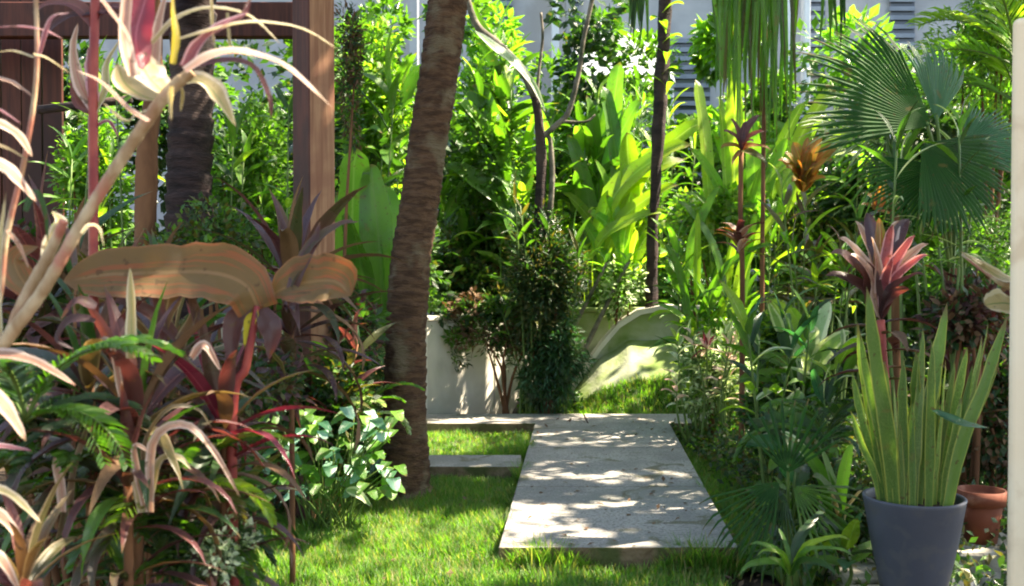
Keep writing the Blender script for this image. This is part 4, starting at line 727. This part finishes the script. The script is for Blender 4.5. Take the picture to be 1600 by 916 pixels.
K = [([(290, 112), (335, 86), (390, 84), (450, 105), (517, 165)], 30, 'pink_strap', {}), ([(285, 130), (315, 128), (342, 155), (368, 197)], 44, 'cream_strap', dict(kind='lance')),
     ([(222, 110), (212, 60), (225, 10), (245, -50)], 50, 'magenta', dict(kind='lance')), ([(208, 120), (195, 60), (200, 0), (210, -40)], 26, 'pink_strap', {}), ([(240, 115), (245, 50), (262, -20)], 22, 'pink_strap', {}),
     ([(238, 68), (275, 30), (325, 14), (385, 25), (437, 72)], 16, 'cream_strap', {}), ([(270, 65), (330, 48), (400, 35), (470, 45), (530, 78)], 13, 'cream_strap', {}),
     ([(155, -5), (172, 18), (195, 48), (205, 70)], 12, 'pink_strap', {}), ([(255, 160), (222, 150), (195, 130), (182, 100)], 60, 'cream_strap', dict(kind='lance')), ([(262, 150), (235, 125), (222, 100), (215, 60)], 55, 'cream_strap', dict(kind='lance')),
     ([(270, 100), (275, 60), (270, 20), (268, -20)], 14, 'yellow', {}), ([(295, 108), (350, 96), (395, 105), (420, 150), (425, 185)], 22, 'ti_red', {}), ([(285, 105), (320, 60), (375, 30), (395, -10)], 20, 'ti_red', {}),
     ([(290, 105), (310, 70), (345, 40), (390, 20)], 26, 'red_strap', {}), ([(268, 135), (266, 160), (268, 190)], 10, 'cream_strap', {}), ([(280, 130), (285, 150), (282, 175)], 9, 'cream_strap', {}),
     ([(245, 170), (215, 180), (195, 190), (160, 160)], 16, 'cream_strap', {}), ([(232, 190), (200, 170), (160, 130), (120, 110)], 12, 'pink_strap', {}),
     ([(355, 20), (358, 60), (360, 90)], 7, 'cream_strap', {}), ([(330, 0), (332, 50), (338, 80)], 6, 'cream_strap', {}), ([(60, 90), (80, 30), (110, 20)], 9, 'red_strap', {}),
     ([(56, 45), (30, 42), (-10, 44)], 8, 'red_strap', {}), ([(56, 45), (75, 50), (100, 62)], 7, 'red_strap', {}), ([(52, 90), (20, 80), (-10, 82)], 7, 'cream_strap', {}), ([(52, 85), (75, 92), (110, 115)], 6, 'cream_strap', {}),
     ([(-20, 120), (15, 128), (38, 142), (58, 157)], 12, 'pink_strap', {}), ([(-20, 165), (5, 175), (35, 195)], 8, 'red_strap', {}), ([(-30, 190), (5, 198), (30, 215), (50, 245)], 30, 'pink_strap', {}),
     ([(-30, 250), (5, 262), (30, 285), (56, 315)], 34, 'pink_strap', {}), ([(-20, 225), (10, 232), (50, 255)], 10, 'olive_strap', {}),
     ([(10, 360), (30, 385), (45, 420)], 10, 'pink_strap', {}), ([(128, 365), (140, 352), (155, 358), (162, 385)], 9, 'cream_strap', {}), ([(70, 420), (80, 380), (95, 350), (80, 330)], 26, 'cream_strap', dict(kind='lance')),
     ([(40, 330), (55, 300), (70, 330), (75, 380)], 14, 'dark_green', {}),
     ([(-40, 560), (10, 556), (60, 568), (118, 602)], 32, 'pink_strap', {}), ([(-30, 600), (0, 630), (20, 655), (40, 690)], 34, 'pink_strap', {}), ([(-20, 795), (10, 815), (40, 855)], 26, 'pink_strap', {}), ([(-20, 760), (20, 775), (65, 818)], 20, 'cream_strap', {}), ([(-20, 860), (5, 880), (30, 925)], 24, 'pink_strap', {}), ([(-20, 695), (20, 700), (50, 705)], 12, 'red_strap', {}), ([(0, 540), (-5, 450), (0, 380), (10, 300)], 14, 'cream_strap', {})]
for i, (pts, w_, m, k) in enumerate(K): cc(cp, pts, w_, m, d=D0+.04*((i*5) % 7-3), dz=.012, seed=i, nrmh=(.25, -.55, .8), **k)
# red cordyline behind
rs_ = thing('red_cordyline', 'slim crimson stemmed cordyline in front of the plank wall', 'cordyline', (P(148, 600, 3)[0], 3, 0))
stem(rs_, [np.array(rs_.location), P(147, 500, 3), P(146, 290, 3), P(146, 140, 3), P(150, -60, 3)], [.014, .014, .014, .013], 'red_stem', n=9, segs=30, ring=.05, ringlen=.04)
for i, (pts, w_, m) in enumerate([([(146, 170), (125, 130), (115, 80), (122, 35)], 26, 'pink_strap'), ([(148, 160), (142, 110), (140, 70)], 24, 'red_strap'), ([(146, 180), (165, 140), (168, 100), (190, 60)], 18, 'cream_strap'), ([(150, 30), (180, 10), (220, 30), (250, 60)], 20, 'ti_red'), ([(148, 40), (120, 10), (80, 5), (50, 20)], 26, 'ti_red'), ([(150, 20), (110, 25), (80, 45), (70, 60)], 20, 'ti_purple'), ([(147, 180), (120, 160), (110, 120)], 18, 'ti_red'), ([(150, 15), (195, 25), (225, 15)], 22, 'ti_red'), ([(147, 200), (170, 190), (185, 215)], 10, 'red_strap')]): cc(rs_, pts, w_, m, d=3, seed=i)
# bronze leaf plant
D1 = 3.0
bz = thing('bronze_ti_plant', 'plant with two huge bronze orange leaves forming an open fork', 'ti plant', (P(372, 700, D1)[0], D1, 0))
stem(bz, [np.array(bz.location), P(362, 680, D1), P(385, 570, D1), P(402, 478, D1)], [.018, .016, .013, .01], 'red_stem', n=9, segs=24)
cc(bz, [(404, 484), (384, 446), (335, 426), (250, 424), (165, 428), (98, 436)], 88, 'bronze', D1, -.02, kind='snake', fold=.25, wave=.07, nrmh=(0, -1, .25), segs=22, nu=8)
cc(bz, [(402, 480), (440, 452), (485, 440), (525, 440), (548, 462)], 84, 'bronze', D1, .0, kind='ti', fold=.5, wave=.05, nrmh=(0, -1, .3), segs=20, nu=8)
cc(bz, [(60, 470), (30, 430), (25, 400), (60, 385)], 46, 'bronze', D1-.3, .0, kind='lance', nrmh=(0, -1, .25))
for pts, w_, m in (([(398, 475), (392, 500), (382, 545)], 24, 'yellow'), ([(395, 478), (370, 500), (362, 540), (366, 590)], 34, 'ti_purple'), ([(300, 560), (250, 500), (190, 470), (140, 480)], 20, 'ti_green_purple'), ([(260, 560), (250, 480), (235, 430), (225, 400)], 16, 'ti_purple'), ([(330, 560), (310, 500), (300, 460), (310, 430)], 16, 'ti_green_purple'), ([(404, 478), (425, 520), (420, 560)], 34, 'ti_purple'), ([(450, 480), (465, 430), (490, 380), (500, 345)], 22, 'ti_purple'), ([(402, 478), (300, 440), (270, 480), (258, 520)], 30, 'olive_strap'), ([(440, 480), (480, 390), (530, 350), (560, 345)], 16, 'ti_green_purple'), ([(330, 600), (280, 560), (300, 500), (310, 480)], 24, 'olive_strap')): cc(bz, pts, w_, m, D1, kind='lance')
def ros(name, label, c, d, n, L, mats, wr=.13, kind='lance', elev=(85, 5), bend=(25, 100), seed=1, stemto=True, stemmat='brown_bark', az=(0, 2*PI), cat='cordyline'):
    q = P(c[0], c[1], d); t = thing(name, label, cat, (q[0], q[1], 0))
    if stemto: stem(t, [np.array(t.location), q*np.array([1, 1, .5]), q], [.016, .012], stemmat, n=8)
    rosette(t, loc(t, q), n, L, wr, mats, kind, elev, bend, seed=seed, azr=az, up=.06)
    for k in range(3):
        if stemto: rosette(t, loc(t, q-np.array([0, 0, .12+.15*k])), 9, L*.9, wr, mats, kind, (40, -5), (60, 100), seed=seed+50+k, up=.03)
    return t
PU = ['ti_purple', 'ti_purple', 'ti_green_purple', 'dead_leaf', 'olive_strap', 'ti_green_purple', 'dark_green', 'green']
ros('cordyline', 'purple cordyline rosette under the bronze leaves nearest the striped canes', (140, 600), 2.9, 22, .42, PU, seed=2)
ros('cordyline', 'purple and green cordyline with a pink tipped centre above the yellow fern', (215, 650), 2.8, 26, .40, PU+['ti_red'], seed=3)
ros('cordyline', 'magenta hearted cordyline below the fork of bronze leaves', (350, 660), 3.0, 24, .36, ['ti_purple', 'ti_purple', 'magenta', 'ti_green_purple', 'dead_leaf', 'dark_green'], seed=4)
ros('cordyline', 'rusty cordyline low beside the yellow arching fern', (200, 745), 2.7, 18, .34, ['ti_red', 'ti_green_purple', 'olive_strap', 'ti_purple', 'dark_green', 'green'], seed=5)
ros('cordyline', 'dull purple cordyline behind the bronze fork toward the post', (455, 440), 5.2, 26, .62, ['ti_purple', 'ti_purple', 'dead_leaf', 'ti_green_purple'], seed=6)
ros('cordyline', 'small green and orange cordyline before the shaded wall shrubs', (500, 560), 7.2, 18, .5, ['olive', 'croton', 'dark_green', 'ti_purple'], seed=7)
ros('cordyline', 'olive cordyline with long narrow leaves in the middle of the left bed', (265, 560), 3.6, 22, .5, ['ti_green_purple', 'olive_strap', 'dark_green', 'ti_purple'], seed=8, wr=.1)
ros('cordyline', 'wine red cordyline at the bottom corner among striped grass', (35, 900), 2.3, 18, .26, ['ti_red', 'ti_purple', 'olive_strap', 'dead_leaf'], seed=9)
ros('cordyline', 'purple cordyline against the hedge below the plank wall', (70, 470), 4.4, 22, .6, ['ti_purple', 'dark_green', 'ti_red', 'ti_green_purple'], seed=10)
ros('cordyline', 'small crimson leaved cordyline beside the leaning trunk', (575, 470), 8.2, 14, .35, ['ti_red', 'magenta', 'dead_leaf'], seed=11)
ros('cordyline', 'narrow leaved cordyline between lawn and purple bed', (400, 690), 7.0, 18, .5, ['dead_leaf', 'ti_purple', 'green', 'olive_strap'], seed=12, wr=.1)
cr = thing('arching_plant', 'plant with one long white edged leaf arching over the low bed', 'plant', (P(245, 800, 2.7)[0], 2.7, 0))
for i, (pts, w_, m) in enumerate([([(235, 800), (240, 690), (290, 664), (335, 705), (375, 775)], 20, 'pink_strap'), ([(230, 800), (225, 700), (262, 640), (310, 640), (330, 668)], 10, 'olive_strap'), ([(225, 800), (215, 730), (232, 740), (240, 790)], 28, 'cream_strap'), ([(225, 800), (190, 690), (165, 680)], 14, 'pink_strap'), ([(225, 790), (210, 700), (240, 710)], 14, 'pink_strap'), ([(98, 800), (96, 760), (88, 730), (84, 715)], 20, 'pink_strap'), ([(110, 820), (115, 740), (140, 660), (150, 625)], 14, 'olive_strap'), ([(90, 850), (110, 760), (125, 700), (155, 600)], 12, 'olive_strap'), ([(205, 560), (206, 480), (202, 420)], 22, 'cream_strap'), ([(190, 620), (180, 560), (170, 530)], 14, 'pink_strap'), ([(300, 560), (320, 540), (345, 580)], 20, 'pink_strap'), ([(150, 500), (110, 500), (90, 530), (115, 545)], 18, 'ti_purple'), ([(150, 480), (120, 470), (95, 500)], 20, 'ti_purple'), ([(235, 780), (250, 720), (280, 715), (300, 735)], 16, 'cream_strap')]): cc(cr, pts, w_, m, d=2.6+.04*(i % 4), seed=i)
def fern(name, label, c, d, n, L, mats, seed=0, elev=(70, 30)):
    q = P(c[0], c[1], d); t = thing(name, label, 'fern', (q[0], q[1], max(0., q[2]-.02))); r = random.Random(seed)
    fm = [frond(1., 24, .032, .2, m, e, 100, seed+k, 'green_stem', .3, .2) for k, (m, e) in enumerate([(m, e) for m in mats for e in elev])]
    for i in range(n): place(fm[i % len(fm)], t, (0, 0, .02), i*2.4+r.uniform(-.3, .3), L*r.uniform(.7, 1.1), 'frond')
    return t
fern('fern', 'green fern in front of the striped canes', (40, 660), 2.5, 14, .42, ['green', 'dark_green'], 1)
fern('fern', 'yellow tipped fern arching above the green ground shrub', (290, 770), 2.9, 14, .34, ['lime', 'green', 'olive'], 2)
fern('fern', 'dark fern on the ground between the cordylines and the splashed shrub', (250, 860), 3.0, 14, .4, ['green', 'dark_green'], 3)
fern('fern', 'lower fern beneath the wine red cordyline', (120, 780), 2.9, 14, .4, ['olive', 'dark_green', 'green'], 4)
fern('fern', 'soft fern at the shaded edge of the right lawn', (1290, 690), 6.0, 14, .6, ['green', 'dark_green'], 5)
fern('fern', 'fern behind the low arum', (560, 660), 6.6, 12, .5, ['green', 'variegated'], 7)
gt = thing('striped_grass', 'tuft of olive and cream striped grass at the bottom corner', 'grass tuft', (P(70, 960, 2.25)[0], 2.25, .3))
rosette(gt, (0, 0, .2), 46, .42, .035, ['olive_strap', 'olive_strap', 'cream_strap', 'red_strap'], 'strap', (88, 15), (30, 110), seed=20)
g2 = thing('striped_grass', 'second tuft of thin striped grass beside the splashed shrub', 'grass tuft', (P(185, 930, 2.5)[0], 2.5, .3))
rosette(g2, (0, 0, .1), 36, .42, .03, ['olive_strap', 'olive', 'cream_strap'], 'strap', (88, 25), (30, 100), seed=21)
ar = thing('glare_arum', 'low plant with leaves, some coloured pale as sun glare, beside the lawn', 'plant', P(510, 800, 6.3)*np.array([1, 1, 0]))
r5 = random.Random(8)
for i in range(120):
    x = r5.uniform(408, 620); y = r5.uniform(636, 770); d = r5.uniform(5.9, 6.5); b = np.array(ar.location)+np.array([r5.uniform(-.15, .15), r5.uniform(-.1, .1), 0]); q = P(x, y, d)
    m = ['blue_green_glare', 'blue_green', 'green', 'green', 'bright_green'][i % 5]; s_ = .125*r5.uniform(.7, 1.2); o_ = r5.uniform(-1, 1)
    custom(ar, [q, q+np.array([o_*.3*s_, -.35*s_, .12*s_]), q+np.array([o_*.6*s_, -.7*s_, -.05*s_]), q+np.array([o_*s_, -s_, -.3*s_])], s_*.62, m, 'round', segs=9, fold=.1, nrmh=(0, -.2, 1))
    if i % 2 == 0: stem(ar, [b, (b+q)/2+np.array([0, 0, .05]), q], [.005, .004], 'green_stem', n=5, segs=6)
rl = np.random.default_rng(77); nl_ = 420; yy_ = rl.uniform(4.6, 10.5, nl_); xx_ = rl.uniform(-1.9, 1.9, nl_)
zz_ = np.where((xx_ > np.array([le(y) for y in yy_])) & (xx_ < np.array([re_(y) for y in yy_])) & (yy_ > fl[1]), ZT+.006, .05)
link('leaf_litter', leaves_mesh('leaf_litter', np.stack([xx_, yy_, zz_], 1), nrm(np.stack([rl.normal(0, 1, nl_), rl.normal(0, 1, nl_), rl.normal(0, .05, nl_)], 1)), .05, 'dead_leaf', 'simple', 3, flat=6., droop=0), kind='stuff', label='dry fallen leaves scattered over lawn and concrete path', category='fallen leaves')
wl_ = thing('fallen_leaf', 'single pale leaf standing out at the shaded lawn edge', 'leaf', P(562, 775, 6)); cc(wl_, [(540, 765), (560, 772), (582, 792)], 16, 'variegated', 6, kind='lance')
for i, (x, y, d, r_, lab) in enumerate(((548, 545, 9.8, .30, 'grey garden rock half hidden by the crimson cordyline'), (596, 610, 9.3, .22, 'smaller grey rock near the base of the leaning trunk'), (1490, 870, 5.0, .13, 'round grey stone between the planter and the pillar'))):
    q = P(x, y, d); o = link('garden_rock', rock('garden_rock', r_, 'grey_stone', i+2, .7), label=lab, category='rock'); o.location = (q[0], q[1], max(r_*.25, 0)+ (zl*.3 if i == 2 else 0))
for i, (x0, x1, lab) in enumerate(((.02, .85, 'added leaning stem casting a shadow stripe, nearest the white wall behind the dark ferny shrub'), (.24, 1.1, 'middle added leaning stem casting a shadow stripe, in front of the mossy wall'), (.5, 1.35, 'added leaning stem casting a shadow stripe, nearest the bright far grass'))):  # leaning stems added to cast slanted shadow stripes on the white wall
    t = thing('shadow_stem', lab, 'shadow_stem', (x0, 11.62+.06*i, 0)); stem(t, [np.array([x0, 11.62+.06*i, -.02]), np.array([(x0+x1)/2-.03, 11.66+.06*i, .85]), np.array([x1, 11.7+.06*i, 1.75])], [.035, .03, .018], 'grey_bark', 'trunk', n=8, lump=.2)
    for k in range(12): place(tmpl('lance', 60-5*k, 60, .2, ['green', 'bright_green', 'dark_green'][k % 3], var=k), t, loc(t, np.array([x1-.01*k, 11.7+.06*i, 1.75-.02*k])), k*2.4, .28)
clump('ginger_clump', 'strappy green leaves filling the gap below the tall heliconia', 'plant', (900, 330, 1040, 480), 13.0, ['green', 'bright_green', 'dark_green', 'lime'], 9, 13, .4, .12, seed=51, dd=.2)
clump('ginger_clump', 'layered sunlit leaves high between forked tree and hanging palm', 'plant', (930, 120, 1130, 360), 13.3, GB, 12, 13, .5, .11, seed=52, dd=.3)
clump('ginger_clump', 'mid green leafy mass beside the lit edge of the leaning trunk', 'plant', (690, 90, 800, 330), 12.6, GB+['dark_green'], 7, 10, .7, .18, seed=53, dd=.2)
clump('flowering_shrub', 'pink and white speckled low flowering clump right of the far end of the path', 'shrub', (1050, 510, 1180, 640), 9.3, ['petal', 'white_variegated', 'white_variegated', 'variegated', 'lime'], 14, 14, .17, .3, seed=41, dd=.3)
clump('ginger_clump', 'dense lime and green leaves filling the bed between mossy wall and right lawn', 'plant', (1060, 420, 1230, 600), 9.9, GB+['lime'], 9, 13, .4, .17, seed=42, dd=.3)
clump('ginger_clump', 'bright tall strap leaves behind the pink cordyline', 'plant', (1270, 150, 1420, 430), 10.8, GB+['lime', 'variegated'], 9, 13, .5, .12, seed=43, dd=.3)
clump('ginger_clump', 'sunlit strap leaves crowding the gap between forked tree and knobbly trunk', 'plant', (860, 230, 1030, 450), 13.0, GB+['lime'], 9, 13, .55, .12, seed=44, dd=.3)
clump('ginger_clump', 'bright leafy plant rising left of the forked tree', 'plant', (690, 230, 840, 500), 12.5, GB+['dark_green'], 8, 11, .7, .2, seed=45, dd=.15)
# ============================================================ ADDED UNSEEN TREE, CROWN SHAPED TO CAST THE DAPPLED SHADE
def gp(p): return np.array([p[0]-SD[0]*p[2], p[1]-SD[1]*p[2]])
LIT = []   # gaps cut in the crown to place sun patches: (ground point, rx, ry, how closed)
def hole(p, rx, ry, k): LIT.append((gp(p), rx, ry, k))
hole(G(600, 870), 1.25, .85, .02); hole(G(820, 900), .6, .35, .05); hole(G(480, 880), .7, .5, .02); hole(G(740, 755), .16, .3, .1)
rq = random.Random(4)
for y, ry, x0, x1 in ((749, .13, 815, 1075), (791, .19, 800, 1115), (846, .09, 780, 1000), (722, .05, 850, 940), (684, .05, 950, 1020)):
    for x in np.linspace(x0, x1, 7): q = G(x, y+rq.uniform(-4, 4), ZT); hole(q, .2, ry*rq.uniform(.5, 1.0), .0)
hole(P(330, 80, 2.15), .7, .55, .02); hole(P(40, 280, 2.15), .5, .4, .1); hole(P(40, 600, 2.15), .4, .3, .1); hole(P(340, 710, 2.7), .3, .25, .05); hole(P(200, 500, 2.8), .3, .2, .2)
hole(P(450, 690, 6.2), .4, .4, .03); hole(P(570, 690, 6.2), .4, .4, .03); hole(P(340, 860, 2.9), .25, .2, .2); hole(P(1370, 400, 5.4), .35, .3, .2); hole(P(1290, 500, 7.3), .45, .4, .1); hole(P(1110, 570, 9.4), .6, .4, .05)
hole(P(770, 610, 12), .75, .7, .02); hole(P(890, 620, 12), .4, .4, .1); hole(P(950, 560, 12), .5, .4, .3); hole(P(990, 640, 11.5), 1., .5, .1); hole(P(1420, 560, 4.6), .35, .3, .15); hole(P(1250, 860, 4.2), .35, .25, .3)
hole(P(1540, 870, 4.8), .35, .25, .1); [hole(P(1590, yy, 3.5), .3, .3, .3) for yy in (50, 250, 450, 650, 850)]; hole(P(150, 300, 8.6), .9, .7, .15); hole(P(390, 260, 8.4), .7, .6, .15); hole(P(1300, 200, 8), .7, .3, .1); hole(P(1400, 250, 7), .4, .25, .2); hole(P(480, 200, 6.6), .3, .3, .4); hole(P(665, 380, 7.3), .2, .5, .3)
st = thing('unseen_shade_tree', 'unseen shade tree added out of view, crown gaps cut to place sun patches', 'tree', (9.5, 3.5, 0))  # unseen tree added to block the sun; crown shaped by the gaps
rg = np.random.default_rng(99); n1 = 62000; n2 = 23000; n = n1+n2
gx = np.r_[rg.uniform(-4.2, 4.6, n1), rg.uniform(-3.2, 1.5, n2)]; gy = np.r_[rg.uniform(1.2, 11.4, n1), rg.uniform(2.0, 9.3, n2)]; hz = rg.uniform(6.6, 7.8, n)
keep = np.array([.92-.9*max(0, mnoise.noise(Vector((a*.9, b*.9, 7)))-.05)-.9*max(0, mnoise.noise(Vector((a*2.4, b*2.4, 2)))-.1) for a, b in zip(gx, gy)])
keep = np.where((gx > -.1) & (gx < 1.4) & (gy > 5) & (gy < 8.6), 1., keep); keep = np.where((gx > -2.4) & (gx < .3) & (gy > 6.5) & (gy < 8.4), 1., keep); keep = np.where((gy > 8.6) & ((gx > 1.2) | (gx < -.3)), keep*.10, keep); keep = np.where(gy > 8.6, keep*.35, keep); keep = np.where((gy > 6.2) & (gx > 1.5), keep*.25, keep)
for c, rx, ry, k in LIT:
    q = ((gx-c[0])/rx)**2+((gy-c[1])/ry)**2; keep = np.where(q < 1, k, np.where(q < 1.15, np.minimum(keep, .5), keep))
s = rg.random(n) < keep; pts = np.stack([gx+SD[0]*hz, gy+SD[1]*hz, hz], 1)[s]-np.array(st.location)
link('foliage', leaves_mesh('foliage', pts, nrm(rg.normal(0, 1, pts.shape)), .19, 'canopy', 'simple', 5, flat=1.2), st, kind='stuff')
stem(st, [np.array([9.5, 3.5, -.1]), np.array([9.2, 3.6, 2.5]), np.array([8.2, 3.8, 5.2])], [.34, .26, .2], 'grey_bark', 'trunk', n=14, lump=.2)
for q in ((4.5, 10.5, 7.0), (6.2, 4.0, 7.0), (2.8, 6.2, 7.1), (8.6, 9.0, 7.2)):
    stem(st, [np.array([8.2, 3.8, 5.2]), np.array([(8.2+q[0])/2, (3.8+q[1])/2, 6.5]), np.array(q)], [.16, .05], 'grey_bark', 'branch', n=8)
bpy.context.view_layer.update()
